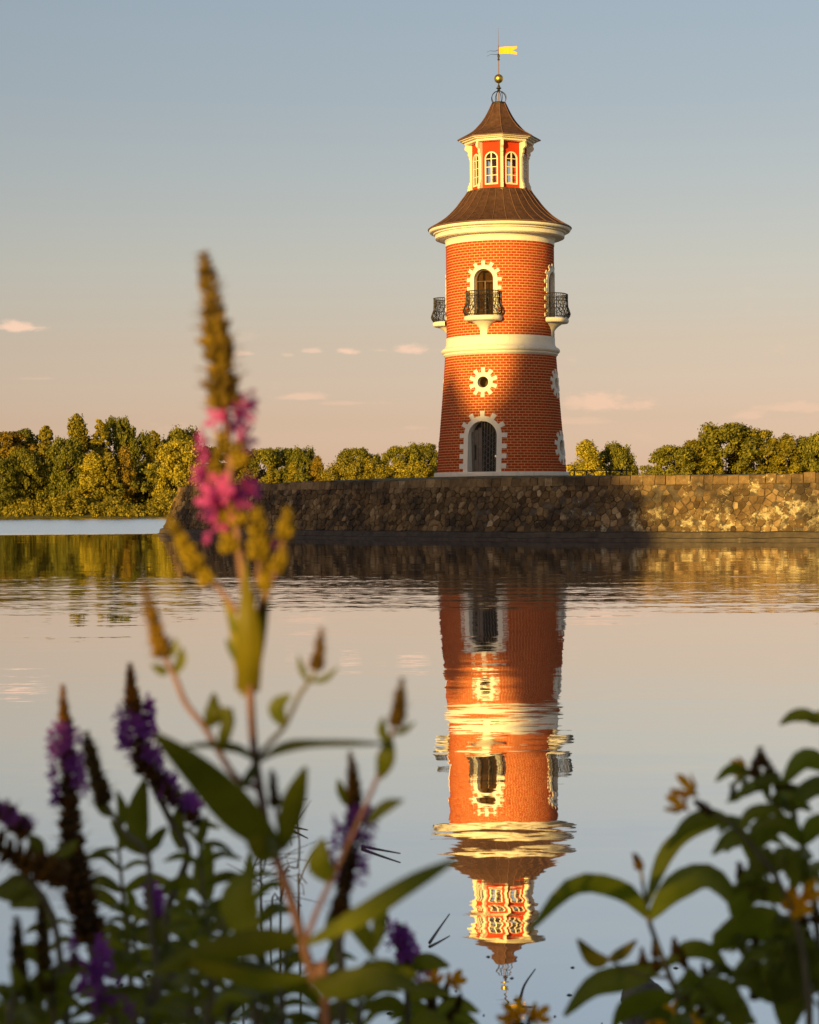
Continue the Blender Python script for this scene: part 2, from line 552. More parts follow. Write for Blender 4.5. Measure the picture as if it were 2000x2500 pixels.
front = spline([(-12.7, 104, 0), (-9.2, 98, 0), (-5.2, 92.7, 0), (-0.8, 87, 0), (3.3, 82.6, 0), (9.5, 78.9, 0), (15.3, 76.5, 0),
                (23, 74.2, 0), (34, 72.5, 0), (48, 72.0, 0)], 140)
side = spline([(0, 131, 0), (-7, 127, 0), (-11.3, 118, 0), (-12.9, 108, 0)], 24)
back = spline([(60, 76, 0), (58, 112, 0), (40, 119, 0), (20, 124, 0), (6, 130, 0)], 40)
loop = side + front + back
nL = len(loop)
CREST = 2.40
BATTER = 1.02
nrm_ = []
for i in range(nL):
    t_ = (loop[(i + 1) % nL] - loop[i - 1]); t_.z = 0; t_.normalize()
    nrm_.append(Vector((t_.y, -t_.x, 0)))      # outwards
for _ in range(2):
    nrm_ = [(nrm_[i - 1] + nrm_[i] * 2 + nrm_[(i + 1) % nL]).normalized() for i in range(nL)]


def crest_z(p):
    return CREST + (0.10 if p.x > -4 else 0.10 - 0.012 * (-4 - p.x)) + .02 * math.sin(p.x * .9)


pier = thing('stone_pier', 'long curved pier of dark rubble stone with sloping sides rising from the lake', 'pier', (TX, TY, 0))
mb = MB()
prof = [-0.6, 0.0, 0.35, 0.7, 1.05, 1.4, 1.75, 2.1, None]
for i in range(nL):
    p = loop[i]; n_ = nrm_[i]
    for z in prof:
        zz = crest_z(p) if z is None else z
        q = p - n_ * (BATTER * (zz / CREST) ** 0.9 if zz > 0 else zz * .4)
        mb.v.append((q.x, q.y, zz))
kk = len(prof)
for i in range(nL):
    j = (i + 1) % nL
    for q in range(kk - 1):
        mb.f.append((i * kk + q, j * kk + q, j * kk + q + 1, i * kk + q + 1))
pier_core = mb.build('rubble_core', M_PMORTAR, pier)
# paved top rising gently to the lighthouse foot
mb = MB()
for i in range(nL):
    p = loop[i] - nrm_[i] * BATTER
    c = Vector((TX, TY, 0))
    mb.v.append((p.x, p.y, crest_z(p) - .03))
    d = p - c; d.z = 0
    q = c + d * min(.45, 7.0 / d.length)
    mb.v.append((q.x, q.y, TZ - .01))
for i in range(nL):
    j = (i + 1) % nL
    mb.f.append((2 * i, 2 * j, 2 * j + 1, 2 * i + 1))
mb.f.append(tuple(2 * i + 1 for i in range(nL)))
mb.build('pier_top', M_GRASS, pier)
# footing ledge just above the water
mb = MB()
for i in range(nL):
    p = loop[i]; n_ = nrm_[i]
    jit = .03 * math.sin(i * 1.7) + rnd.uniform(-.03, .03)
    jz = rnd.uniform(-.02, .02)
    for (o, z) in ((.20, -.4), (.16 + jit, .07 + jz), (.05 + jit, .10 + jz), (-.01 + jit * .4, .30 + jz), (-.13, .34 + jz)):
        q = p + n_ * o; mb.v.append((q.x, q.y, z))
for i in range(nL):
    j = (i + 1) % nL
    for q in range(4):
        mb.f.append((i * 5 + q, j * 5 + q, j * 5 + q + 1, i * 5 + q + 1))
mb.build('footing', M_FOOT, pier)

# arc length along the front
fr_i0 = len(side)
acc = [0.0]
for i in range(fr_i0 + 1, fr_i0 + len(front)):
    acc.append(acc[-1] + (loop[i] - loop[i - 1]).length)
LEN = acc[-1]


def wall_pt(s, t, off):
    """s metres along the front from its left corner, t metres up, off metres proud of the core"""
    s = max(0.0, min(LEN - 1e-4, s))
    lo, hi = 0, len(acc) - 1
    while hi - lo > 1:
        md = (lo + hi) // 2
        if acc[md] <= s: lo = md
        else: hi = md
    u = (s - acc[lo]) / (acc[lo + 1] - acc[lo])
    p = loop[fr_i0 + lo].lerp(loop[fr_i0 + lo + 1], u)
    n_ = nrm_[fr_i0 + lo].lerp(nrm_[fr_i0 + lo + 1], u).normalized()
    q = p - n_ * (BATTER * max(t, 0) ** .9 / CREST ** .9) + n_ * off * .92
    return Vector((q.x, q.y, t + off * .38))


def clip_poly(poly, px, py, nx, ny):
    out = []
    for i in range(len(poly)):
        a, b = poly[i], poly[(i + 1) % len(poly)]
        da = (a[0] - px) * nx + (a[1] - py) * ny; db = (b[0] - px) * nx + (b[1] - py) * ny
        if da <= 0:
            out.append(a)
        if (da < 0 < db) or (db < 0 < da):
            u = da / (da - db); out.append((a[0] + (b[0] - a[0]) * u, a[1] + (b[1] - a[1]) * u))
    return out


def stone_mesh(poly, gap, depth, rr):
    cx = sum(p[0] for p in poly) / len(poly); cy = sum(p[1] for p in poly) / len(poly)
    # rounded corners, so that no stone keeps a knife-sharp outline
    pts = []
    for i in range(len(poly)):
        a, b, c = poly[i - 1], poly[i], poly[(i + 1) % len(poly)]
        for (q, u) in ((a, .11), (c, .11)):
            pts.append((b[0] + (q[0] - b[0]) * u, b[1] + (q[1] - b[1]) * u))
    r_ = math.sqrt(max(.01, max((p[0] - cx) ** 2 + (p[1] - cy) ** 2 for p in pts)))
    g = max(.5, 1 - gap / r_ * 1.15)
    tilt = (rr.uniform(-.12, .12), rr.uniform(-.12, .12))
    vs = []
    for (sc, dp) in ((g, -.05), (g * .99, depth * .55), (g * .88, depth)):
        for p in pts:
            x, y = (p[0] - cx) * sc, (p[1] - cy) * sc
            dd = dp + (x * tilt[0] + y * tilt[1] if dp > 0 else 0) + (rr.uniform(-.008, .008) if dp > 0 else 0)
            vs.append(wall_pt(cx + x, cy + y, dd))
    n = len(pts)
    fs = [(k * n + i, k * n + (i + 1) % n, (k + 1) * n + (i + 1) % n, (k + 1) * n + i) for k in (0, 1) for i in range(n)]
    fs.append(tuple(range(2 * n, 3 * n)))
    return vs, fs


def tint_attr(me, vals_per_face):
    at = me.attributes.new('stone_tint', 'FLOAT', 'FACE')
    at.data.foreach_set('value', np.asarray(vals_per_face, dtype=np.float32))


rr = random.Random(11)
S_VIS = LEN - 22        # a little beyond the right edge of the picture
CW, CHh = 0.31, 0.26
nx_, ny_ = int(S_VIS / CW), 8
T0, T1 = 0.30, 2.16
seeds = {}
for j in range(-1, ny_ + 1):
    for i in range(-1, nx_ + 1):
        seeds[(i, j)] = (rr.uniform(-.016, .016), (i + .5 + (.5 if j % 2 else 0) * .8 + rr.uniform(-.34, .34)) * CW, T0 + (j + .5 + rr.uniform(-.28, .28)) * (T1 - T0) / ny_)
stones = []
for j in range(ny_):
    for i in range(nx_):
        wt_, sx, sy = seeds[(i, j)]
        poly = [(max(0, sx - 1), max(T0, sy - .8)), (sx + 1, max(T0, sy - .8)), (sx + 1, min(T1, sy + .8)), (max(0, sx - 1), min(T1, sy + .8))]
        for dj in (-2, -1, 0, 1, 2):
            for di in (-2, -1, 0, 1, 2):
                if (di or dj) and (i + di, j + dj) in seeds:
                    ow, ox, oy = seeds[(i + di, j + dj)]
                    u_ = .5 + (wt_ - ow) / (2 * ((ox - sx) ** 2 + (oy - sy) ** 2))       # weighted, so that sizes differ
                    u_ = max(.25, min(.75, u_))
                    poly = clip_poly(poly, sx + (ox - sx) * u_, sy + (oy - sy) * u_, ox - sx, oy - sy)
                    if len(poly) < 3:
                        break
            if len(poly) < 3:
                break
        if len(poly) < 3:
            continue
        mid = wall_pt(sx, sy, 0)
        # the plastered stretch on the right: mortar swallows many stones there
        smear = max(0.0, min(1.0, (mid.x - 2.0) / 6.0))
        blot = math.sin(mid.x * 1.7 + sy * 2.2) * .5 + math.sin(mid.x * .63 - sy * 3.1 + 2) * .5
        if rr.random() < smear * (.12 + .38 * (blot > .25)):
            continue
        depth = rr.uniform(.025, .095) * (1 - .35 * smear)
        vs, fs = stone_mesh(poly, rr.uniform(.006, .014) + .004 * smear, depth, rr)
        area = len(poly) and abs(sum(poly[k][0] * poly[(k + 1) % len(poly)][1] - poly[(k + 1) % len(poly)][0] * poly[k][1] for k in range(len(poly)))) / 2
        vis = P(0, 0, 1) is not None and mid.x / mid.y < 0.205
        stones.append((area / mid.y ** 2 * (1 if vis else .01), vs, fs, min(1, max(0, rr.gauss(.42, .24)))))
stones.sort(key=lambda s: -s[0])
for (_, vs, fs, tv) in stones[:300]:
    b_ = MB().add(vs, fs)
    o = b_.build('stone', M_STONE, pier)
    tint_attr(o.data, [tv] * len(fs))
b_ = MB(); tv_all = []
for (_, vs, fs, tv) in stones[300:]:
    b_.add(vs, fs); tv_all += [tv] * len(fs)
if tv_all:
    o = b_.build('rubble_stonework', M_STONE, pier, kind='stuff')
    tint_attr(o.data, tv_all)
# coping: a row of squared blocks along the crest
s_ = 0.15
while s_ < S_VIS:
    wd = rr.uniform(.34, .62)
    top = crest_z(wall_pt(s_, 2.3, 0)) + rr.uniform(-.035, .045)
    vs = []
    for (tt, off) in ((2.15, -.08), (2.14, .05), (2.17, .085), (top - .03, .085), (top, .05), (top + .005, -.42)):
        for ss in (s_ + .012, s_ + wd - .012):
            p = wall_pt(ss, min(tt, 2.3), off)
            p.z = tt
            p += Vector((rr.uniform(-.016, .016), rr.uniform(-.02, .02), rr.uniform(-.014, .014)))
            vs.append(p)
    fs = [(2 * q, 2 * q + 1, 2 * q + 3, 2 * q + 2) for q in range(5)] + [(0, 2, 4, 6, 8, 10), (11, 9, 7, 5, 3, 1)]
    o = MB().add(vs, fs).build('coping_stone', M_STONE, pier)
    tint_attr(o.data, [min(1, max(0, rr.gauss(.55, .16)))] * len(fs))
    s_ += wd

# ------------------------------------------------------------------ lighthouse
AZ0 = R(-2.57)                       # the line of sight from the camera, as an azimuth of the tower
AZW = R(-17.5) + AZ0                 # azimuth of the doorway and of the windows above it
tower = thing('lighthouse', 'red brick lighthouse with cream trim, balconies and copper roofs on the stone pier', 'lighthouse', (TX, TY, TZ))
CXY = (TX, TY)


def tw_r(z):
    """wall radius at height z (below the string course the tower flares out)"""
    if z > 8.8:
        return 2.62
    u = (8.6 - z) / (8.6 - 2.75)
    return 2.70 + 0.40 * u + 0.08 * u * u


def tp(az, u, z, off=0.0, rad=None):
    """point on the tower wall: u metres round from azimuth az, off metres proud"""
    r = tw_r(z) if rad is None else rad
    a = az + u / r
    return Vector((TX + (r + off) * math.sin(a), TY - (r + off) * math.cos(a), z))


MB().lathe([(3.10, 2.5), (3.29, 2.5), (3.29, 2.93), (3.27, 2.98), (3.10, 2.985)], 96, CXY).build('plinth', M_WHITE, tower, True)
# openings: (azimuth, kind, half width, bottom z, spring z)
OPEN = [(AZW, 'door', .71, 2.75, 4.68), (AZW + R(90), 'round', .37, 4.15, 4.15), (AZW + R(180), 'round', .37, 4.15, 4.15), (AZW - R(90), 'round', .37, 4.15, 4.15)]
for q in range(4):
    OPEN.append((AZW + R(90 * q), 'gear', .27, 7.25, 7.25))
    OPEN.append((AZW + R(90 * q), 'balcony', .48, 10.42, 12.17))


def in_opening(az, z, grow):
    for (oa, kind, hw, z0, zs) in OPEN:
        d = (az - oa + math.pi) % (2 * math.pi) - math.pi
        u = d * tw_r(z)
        if abs(u) > hw + grow:
            continue
        if kind in ('round', 'gear'):
            if u * u + (z - zs) ** 2 < (hw + grow) ** 2:
                return True
        elif z0 - grow < z < zs:
            return True
        elif z >= zs and u * u + (z - zs) ** 2 < (hw + grow) ** 2:
            return True
    return False


def wall_shell(name, z0, z1, nz):
    n = 480
    mb = MB()
    for j in range(nz + 1):
        z = z0 + (z1 - z0) * j / nz
        r = tw_r(z)
        for i in range(n):
            a = 2 * math.pi * i / n
            mb.v.append((TX + r * math.sin(a), TY - r * math.cos(a), z))
    for j in range(nz):
        zc = z0 + (z1 - z0) * (j + .5) / nz
        for i in range(n):
            if not in_opening(2 * math.pi * (i + .5) / n, zc, .06):
                mb.f.append((j * n + i, j * n + (i + 1) % n, (j + 1) * n + (i + 1) % n, (j + 1) * n + i))
    return mb.build(name, M_MORTAR, tower, True)


shell_lo = wall_shell('lower_wall', 2.75, 8.70, 140)
shell_up = wall_shell('upper_wall', 9.30, 14.1, 115)

# bricks
NB = 60
PITCH = 0.1315
bricks = []
rb = random.Random(5)
for (sh, z0, z1) in ((shell_lo, 2.99, 8.62), (shell_up, 9.50, 14.02)):
    nrow = int(round((z1 - z0) / PITCH)); ph = (z1 - z0) / nrow
    for j in range(nrow):
        za, zb = z0 + j * ph + .0145, z0 + (j + 1) * ph - .0145
        zc = (za + zb) / 2
        for i in range(NB):
            a = 2 * math.pi * (i + (.5 if j % 2 else 0)) / NB
            g = .0145 / tw_r(zc)
            a0, a1 = a + g, a + 2 * math.pi / NB - g
            hit = sum(in_opening(aa, zc, .035) for aa in (a0, (a0 + a1) / 2, a1))
            if hit >= 2:
                continue
            if hit == 1:
                am = (a0 + a1) / 2
                if in_opening(a0, zc, .035): a0 = am
                else: a1 = am
            off = .014 + rb.uniform(-.003, .003)
            vs = []
            for aa in (a0, (a0 + a1) / 2, a1):
                for (z, o, sq) in ((za, -.01, 0), (za + .003, off, 1), (zb - .003, off, 1), (zb, -.01, 0)):
                    ins = .004 * sq * (1 if aa == a0 else -1 if aa == a1 else 0) / 2.6
                    r = tw_r(z) + o
                    vs.append((TX + r * math.sin(aa + ins), TY - r * math.cos(aa + ins), z))
            fs = [(k, 4 + k, 5 + k, 1 + k) for k in range(3)] + [(4 + k, 8 + k, 9 + k, 5 + k) for k in range(3)] + [(0, 1, 2, 3), (11, 10, 9, 8)]
            facing = math.cos((a0 + a1) / 2 - AZ0)
            bricks.append((facing * (a1 - a0) * tw_r(zc), sh, vs, fs))
bricks.sort(key=lambda b: -b[0])
for (_, sh, vs, fs) in bricks[:300]:
    MB().add(vs, fs).build('brick', M_BRICK, sh)
for sh in (shell_lo, shell_up):
    b_ = MB()
    for (_, s2, vs, fs) in bricks[300:]:
        if s2 is sh:
            b_.add(vs, fs)
    b_.build('brickwork', M_BRICK, sh, kind='stuff')

MB().lathe([(2.05, 2.76), (1.95, 5.0), (1.93, 14.2)], 48, CXY).build('blocking_core', M_DARK, tower, True)  # dark core added so the sky does not show through the windows
# string course between the storeys
MB().lathe([(2.60, 8.58), (2.73, 8.585), (2.735, 8.66), (2.79, 8.67), (2.795, 8.72), (2.76, 8.735), (2.82, 8.76), (2.885, 8.82), (2.90, 8.88),
            (2.88, 8.94), (2.82, 9.00), (2.74, 9.04), (2.70, 9.09), (2.665, 9.18), (2.655, 9.30), (2.655, 9.52), (2.60, 9.525)], 128, CXY
           ).build('string_course', M_WHITE, tower, True)
MB().lathe([(2.60, 13.99), (2.655, 13.995), (2.66, 14.22), (2.70, 14.27), (2.71, 14.325), (2.80, 14.33), (3.08, 14.345), (3.08, 14.365), (3.14, 14.37),
            (3.155, 14.39), (3.16, 14.545), (3.11, 14.55), (3.11, 14.585), (3.24, 14.59), (3.25, 14.635), (3.21, 14.64), (3.22, 14.67), (3.40, 14.675), (3.435, 14.71), (3.45, 14.75), (3.45, 14.83)],
           128, CXY).build('cornice', M_WHITE, tower, False)


# ---- arched and round surrounds
def arch_path(hw, z0, zs, nv=6, na=20):
    pts = [(-hw, z0 + (zs - z0) * i / nv) for i in range(nv)]
    pts += [(-hw * math.cos(math.pi * i / na), zs + hw * math.sin(math.pi * i / na)) for i in range(na + 1)]
    pts += [(hw, zs - (zs - z0) * (i + 1) / nv) for i in range(nv)]
    return pts


def circle_path(r, zc, n=40):
    return [(r * math.sin(2 * math.pi * i / n), zc + r * math.cos(2 * math.pi * i / n)) for i in range(n + 1)]


def surround(name, az, inner, outer, proud, deep, parent):
    mb = MB()
    n = len(inner)
    for (u, z), (u2, z2) in zip(inner, outer):
        mb.v += [tp(az, u2, z2, -.03), tp(az, u2, z2, proud), tp(az, u, z, proud), tp(az, u * .985, z, -deep)]
    for i in range(n - 1):
        for k in range(3):
            mb.f.append((i * 4 + k, i * 4 + k + 1, (i + 1) * 4 + k + 1, (i + 1) * 4 + k))
    return mb.build(name, M_WHITE, parent)


def tooth(az, u, z, ang, hw, hl, proud, parent, wedge=1.0):
    """a quoin block centred at (u, z), its length along direction ang in the wall plane"""
    mb = MB()
    c, s = math.cos(ang), math.sin(ang)
    for dp in (-.03, proud):
        for (l, w_) in ((-hl, -hw), (hl, -hw * wedge), (hl, hw * wedge), (-hl, hw)):
            mb.v.append(tp(az, u + l * c - w_ * s, z + l * s + w_ * c, dp))
    mb.f += [(4, 5, 6, 7), (0, 1, 5, 4), (1, 2, 6, 5), (2, 3, 7, 6), (3, 0, 4, 7)]
    return mb.build('quoin_block', M_WHITE, parent)


def fan(mb, az, path, off):
    c = tp(az, sum(p[0] for p in path) / len(path), sum(p[1] for p in path) / len(path), off)
    o = len(mb.v); mb.v.append(c)
    mb.v += [tp(az, u, z, off) for (u, z) in path]
    n = len(path)
    mb.f += [(o, o + 1 + i, o + 1 + (i + 1) % n) for i in range(n)]
    return mb


# door
az = AZW
ds = surround('door_surround', az, arch_path(.71, 2.72, 4.68), arch_path(.955, 2.72, 4.68), .045, .42, tower)
for k in range(7):
    an = math.pi * k / 6
    tooth(az, 1.07 * math.cos(an), 4.68 + 1.07 * math.sin(an) + (.04 if k in (0, 6) else 0), an, .10, .13, .047, ds, 1.22)
for k in range(3):
    for sg in (-1, 1):
        tooth(az, sg * 1.06, 4.20 - .475 * k, 0, .115, .125, .047, ds)
pl = fan(MB(), az, arch_path(.74, 2.74, 4.68), -.40).build('doorway', M_DARK, tower)
leafd = MB()
Md = Matrix.Rotation(az, 3, 'Z')


def lb(mb, az, u, z, off, hu, hz, hd, rad=None):
    """box on the tower at local (u, z, off), half sizes along the wall, up and out"""
    r = tw_r(z) if rad is None else rad
    base = Vector((TX + (r + off) * math.sin(az), TY - (r + off) * math.cos(az), z)) + Vector((math.cos(az), math.sin(az), 0)) * u
    return mb.box(base, (hu, hd, hz), Matrix.Rotation(az, 3, 'Z'))


for k in range(3):
    b_ = MB()
    lb(b_, az, -.59 + .2 * k, 3.83 + .05 * k, -.30, .094, 1.06 + .05 * k, .02, 2.98)
    o = b_.build('door_board', mat('grey_door_board%d' % k, (.13 + .01 * k, .12, .095), .7, vary=.25, scale=5), pl)
b_ = MB(); lb(b_, az, -.43, 3.92, -.265, .035, .36, .012, 2.98); b_.build('door_slot', M_DARK, pl)
for k in range(6):
    u = -.08 + .145 * k
    ht = 4.66 + math.sqrt(max(0, .69 ** 2 - u * u)) - 2.76
    MB().tube([tp(az, u, 2.76, -.16), tp(az, u, 2.76 + ht / 2, -.16, 2.98 + .0), tp(az, u, 2.76 + ht, -.16)][::2], .013, 5
              ).build('grille_bar', mat('grey_iron', (.16, .15, .13), .5) if k == 0 else bpy.data.materials['grey_iron'], ds)
b_ = MB()
for k in range(9):
    for sg in (-1, 1):
        za_ = 2.85 + .27 * k
        p0 = tp(az, -.08 if sg > 0 else .64, za_, -.155); p1 = tp(az, .64 if sg > 0 else -.08, za_ + .5, -.155)
        if za_ + .5 < 5.0:
            b_.tube([p0, p1], .007, 4)
b_.build('grille_lattice', bpy.data.materials['grey_iron'], ds)
b_ = MB(); lb(b_, az, .63, 3.72, -.10, .03, .05, .02, 2.98); b_.build('door_lock', mat('bright_steel', (.6, .58, .5), .3, metal=.8), ds)

# round windows with ten teeth, and the larger ones at ground level
for (oa, kind, hw, z0, zs) in OPEN:
    if kind not in ('gear', 'round'):
        continue
    ro = hw * 1.75 if kind == 'gear' else hw * 1.62
    rt = hw * 2.57 if kind == 'gear' else hw * 2.22
    sr = surround('round_window', oa, circle_path(hw, zs), circle_path(ro, zs), .045, .30, tower)
    for k in range(10):
        an = math.pi / 2 + 2 * math.pi * k / 10
        rm = (ro + rt) / 2
        tooth(oa, rm * math.cos(an), zs + rm * math.sin(an), an, .085 if kind == 'gear' else .10, (rt - ro) / 2 + .01, .047, sr, 1.2)
    fan(MB(), oa, circle_path(hw * 1.02, zs)[:-1], -.20).build('pane', M_BROWNGLASS, sr)
    MB().tube([tp(oa, u, z, -.17) for (u, z) in circle_path(hw * .95, zs)], .028, 6).build('window_frame', M_BROWN, sr)
    fan(MB(), oa, circle_path(hw * 1.1, zs)[:-1], -.75).build('backing', M_CURTAIN, sr)

# balconies
railpath = [(-.80, -.02), (-.81, .22), (-.74, .42), (-.55, .62), (-.30, .70), (0, .72), (.30, .70), (.55, .62), (.74, .42), (.81, .22), (.80, -.02)]


def local(az, u, o, z):
    r = 2.62
    return Vector((TX + (r + o) * math.sin(az), TY - (r + o) * math.cos(az), z)) + Vector((math.cos(az), math.sin(az), 0)) * u


for q in range(4):
    az = AZW + R(90 * q)
    hw, z0, zs = .48, 10.42, 12.17
    sr = surround('window_surround', az, arch_path(hw, z0, zs), arch_path(hw + .20, z0, zs), .045, .30, tower)
    for k in range(7):
        an = math.pi * k / 6
        tooth(az, .77 * math.cos(an), zs + .77 * math.sin(an) - (.02 if k in (0, 6) else 0), an, .078, .10, .047, sr, 1.15)
    for k in range(4):
        for sg in (-1, 1):
            tooth(az, sg * .76, 11.74 - .40 * k, 0, .088, .10, .047, sr)
    fr = MB().tube([tp(az, u, z, -.20) for (u, z) in arch_path(.455, z0, zs)], .035, 6)
    fr.tube([tp(az, -.46, 12.08, -.20), tp(az, .46, 12.08, -.20)], .026, 5)
    fr.tube([tp(az, 0.02, 10.42, -.20), tp(az, 0.02, 12.08, -.20)], .026, 5)
    fr.build('window_frame', M_BROWN, sr)
    for (ua, ub, za_, zb_) in ((-.46, .01, z0, 12.07), (.03, .46, z0, 12.07)):
        MB().add([tp(az, ua, za_, -.21), tp(az, ub, za_, -.21), tp(az, ub, zb_, -.21), tp(az, ua, zb_, -.21)], [(0, 1, 2, 3)]).build('pane', M_BROWNGLASS, sr)
    fan(MB(), az, [(u, z) for (u, z) in arch_path(.46, 12.09, zs)], -.21).build('pane', M_BROWNGLASS, sr)
    # a pale curtain hangs behind the left casement, dark room behind
    cv = MB()
    nfold = 15
    for i in range(nfold):
        u = -.44 + .46 * i / (nfold - 1); o = -.34 + .03 * (1 if i % 2 else -1)
        cv.v += [tp(az, u, 10.42, o), tp(az, u, 12.55 if i < 9 else 11.8, o)]
    cv.f += [(2 * i, 2 * i + 2, 2 * i + 3, 2 * i + 1) for i in range(nfold - 1)]
    cv.build('curtain', M_CURTAIN, sr)
    fan(MB(), az, arch_path(.62, 10.3, zs), -.62).build('backing', mat('brown_room', (.17, .10, .05), .9, vary=.3) if q == 0 else bpy.data.materials['brown_room'], sr)
    # slab with rounded edge
    plan = [(u * 1.10, o * 1.10 + .03) for (u, o) in spline([(a, b, 0) for a, b in railpath], 31) for u, o in [(u, o)]] if False else \
        [(p.x * 1.10, p.y * 1.08 + .02) for p in spline([(a, b, 0) for a, b in railpath], 31)]
    sb = MB()
    lev = ((.94, 10.17), (1.0, 10.20), (1.03, 10.27), (1.03, 10.33), (1.0, 10.38), (.96, 10.40))
    for (sc_, z) in lev:
        sb.v += [local(az, u * sc_, o * sc_ - .06, z) for (u, o) in plan]
    n = len(plan)
    for k in range(len(lev) - 1):
        sb.f += [(k * n + i, k * n + i + 1, (k + 1) * n + i + 1, (k + 1) * n + i) for i in range(n - 1)]
    sb.f += [tuple(range(n))[::-1], tuple(range((len(lev) - 1) * n, len(lev) * n))]
    slab = sb.build('balcony', M_WHITE, tower)
    # trumpet-shaped bracket
    bk = MB()
    m_ = 11
    for k in range(m_):
        t = k / (m_ - 1)
        z = 9.50 + .70 * t
        hwid = .20 + .52 * t ** 3.2
        out = .05 + .58 * t ** 2.6
        bk.v += [local(az, hwid * math.cos(math.pi * i / 12), -.06 + (out + .06) * math.sin(math.pi * i / 12) ** .8, z) for i in range(13)]
    bk.f += [(k * 13 + i + 1, k * 13 + i, (k + 1) * 13 + i, (k + 1) * 13 + i + 1) for k in range(m_ - 1) for i in range(12)]
    bk.build('bracket', M_WHITE, slab, True)

    def bombe(t):
        return 1.0 + .17 * math.exp(-((t - .20) / .20) ** 2) - .05 * math.exp(-(t / .08) ** 2)
    rp = spline([(a, b, 0) for a, b in railpath], 49)
    HR = 1.16
    for (nm, t, rad) in (('top_rail', 1.0, .026), ('middle_rail', .80, .013), ('bottom_rail', .05, .02)):
        MB().tube([local(az, p.x * bombe(t), max(-.02, p.y * bombe(t)), 10.40 + HR * t) for p in rp], rad, 6).build(nm, M_IRON, slab)
    for i in range(0, 49, 2):
        p = rp[i]
        MB().tube([local(az, p.x * bombe(t), p.y * bombe(t), 10.40 + HR * t) for t in (0.0, .1, .2, .32, .5, .75, 1.0)], .0105 if i % 8 else .017, 4
                  ).build('baluster', M_IRON, slab)
    for i in range(2, 47, 4):
        p, p2 = rp[i - 2], rp[i + 2]
        mid = (p + p2) / 2; tg = (p2 - p)
        sc = MB()
        for (tc, rz, ru) in ((.62, .10, .46), (.30, .13, .5), (.12, .07, .34), (.88, .07, .3)):
            pts = []
            for k in range(13):
                a = 2 * math.pi * k / 12
                t = tc + rz * math.sin(a)
                w_ = mid + tg * (ru * math.cos(a))
                pts.append(local(az, w_.x * bombe(t), w_.y * bombe(t), 10.40 + HR * t))
            sc.tube(pts, .0115, 4, cap=False)
        for sg in (-1, 1):
            pts = []
            for k in range(9):
                t = .1 + .7 * k / 8
                w_ = mid + tg * (sg * .45 * math.sin(k / 8 * 2 * math.pi))
                pts.append(local(az, w_.x * bombe(t), w_.y * bombe(t), 10.40 + HR * t))
            sc.tube(pts, .009, 4, cap=False)
        sc.build('scrollwork', M_IRON, slab)

# ---- lower roof
prof1 = [(3.46, 14.85), (3.44, 14.87), (2.99, 15.13), (2.57, 15.44), (2.15, 15.86), (1.89, 16.20), (1.66, 16.50), (1.56, 16.66)]
PR = [(p.x, p.y) for p in spline([(r, z, 0) for r, z in prof1], 22)]
roof = MB().lathe([(3.36, 14.78)] + [(r - .03, z - .012) for r, z in PR], 112, CXY).build('lower_roof', M_ROOF, tower, True)
MB().lathe([(3.44, 14.80), (3.50, 14.81), (3.515, 14.85), (3.49, 14.875), (3.43, 14.87)], 112, CXY).build('eaves_gutter', M_SEAM, roof, True)
NS = 32
for k in range(NS):
    a0 = 2 * math.pi * k / NS + R(3)
    a1 = a0 + 2 * math.pi / NS
    vs = []
    for (r, z) in PR:
        for i in range(5):
            aa = a0 + (a1 - a0) * i / 4
            vs.append((TX + r * math.sin(aa), TY - r * math.cos(aa), z))
    m_ = len(PR)
    MB().add(vs, [(j * 5 + i, j * 5 + i + 1, (j + 1) * 5 + i + 1, (j + 1) * 5 + i) for j in range(m_ - 1) for i in range(4)]).build('roof_panel', M_ROOF, roof, True)
    MB().tube([(TX + (r + .012) * math.sin(a0), TY - (r + .012) * math.cos(a0), z + .012) for (r, z) in PR], .019, 4).build('standing_seam', M_SEAM, roof)

# ---- octagonal lantern
VA = AZW + R(22.5)              # azimuth of one corner
RL = 1.36                       # corner radius of the walls
AP = RL * math.cos(math.pi / 8)


def octa(prof, name, m, parent, rot=VA):
    mb = MB()
    mb.lathe(prof, 8, CXY, a0=rot)
    return mb.build(name, m, parent)


octa([(1.40, 16.50), (1.62, 16.52), (1.63, 16.62), (1.57, 16.66), (1.50, 16.70), (1.2, 16.70), (0.0, 16.71)], 'lantern_base', M_SEAM, tower)
HWp = RL * math.sin(math.pi / 8)
wz0, wzs, wr = 16.88, 18.12, .315


def lp(az, u, z, off=0.0):
    return Vector((TX + (AP + off) * math.sin(az), TY - (AP + off) * math.cos(az), z)) + Vector((math.cos(az), math.sin(az), 0)) * u


pz0, pz1 = 16.68, 18.98


def rect_hit(u, z):
    """from the opening outline to the panel's rectangle"""
    if z <= wzs:
        return (math.copysign(HWp, u), z)
    dx, dz = u, z - wzs
    f = min(HWp / abs(dx) if abs(dx) > 1e-6 else 1e9, (pz1 - wzs) / dz)
    return (dx * f, wzs + dz * f)


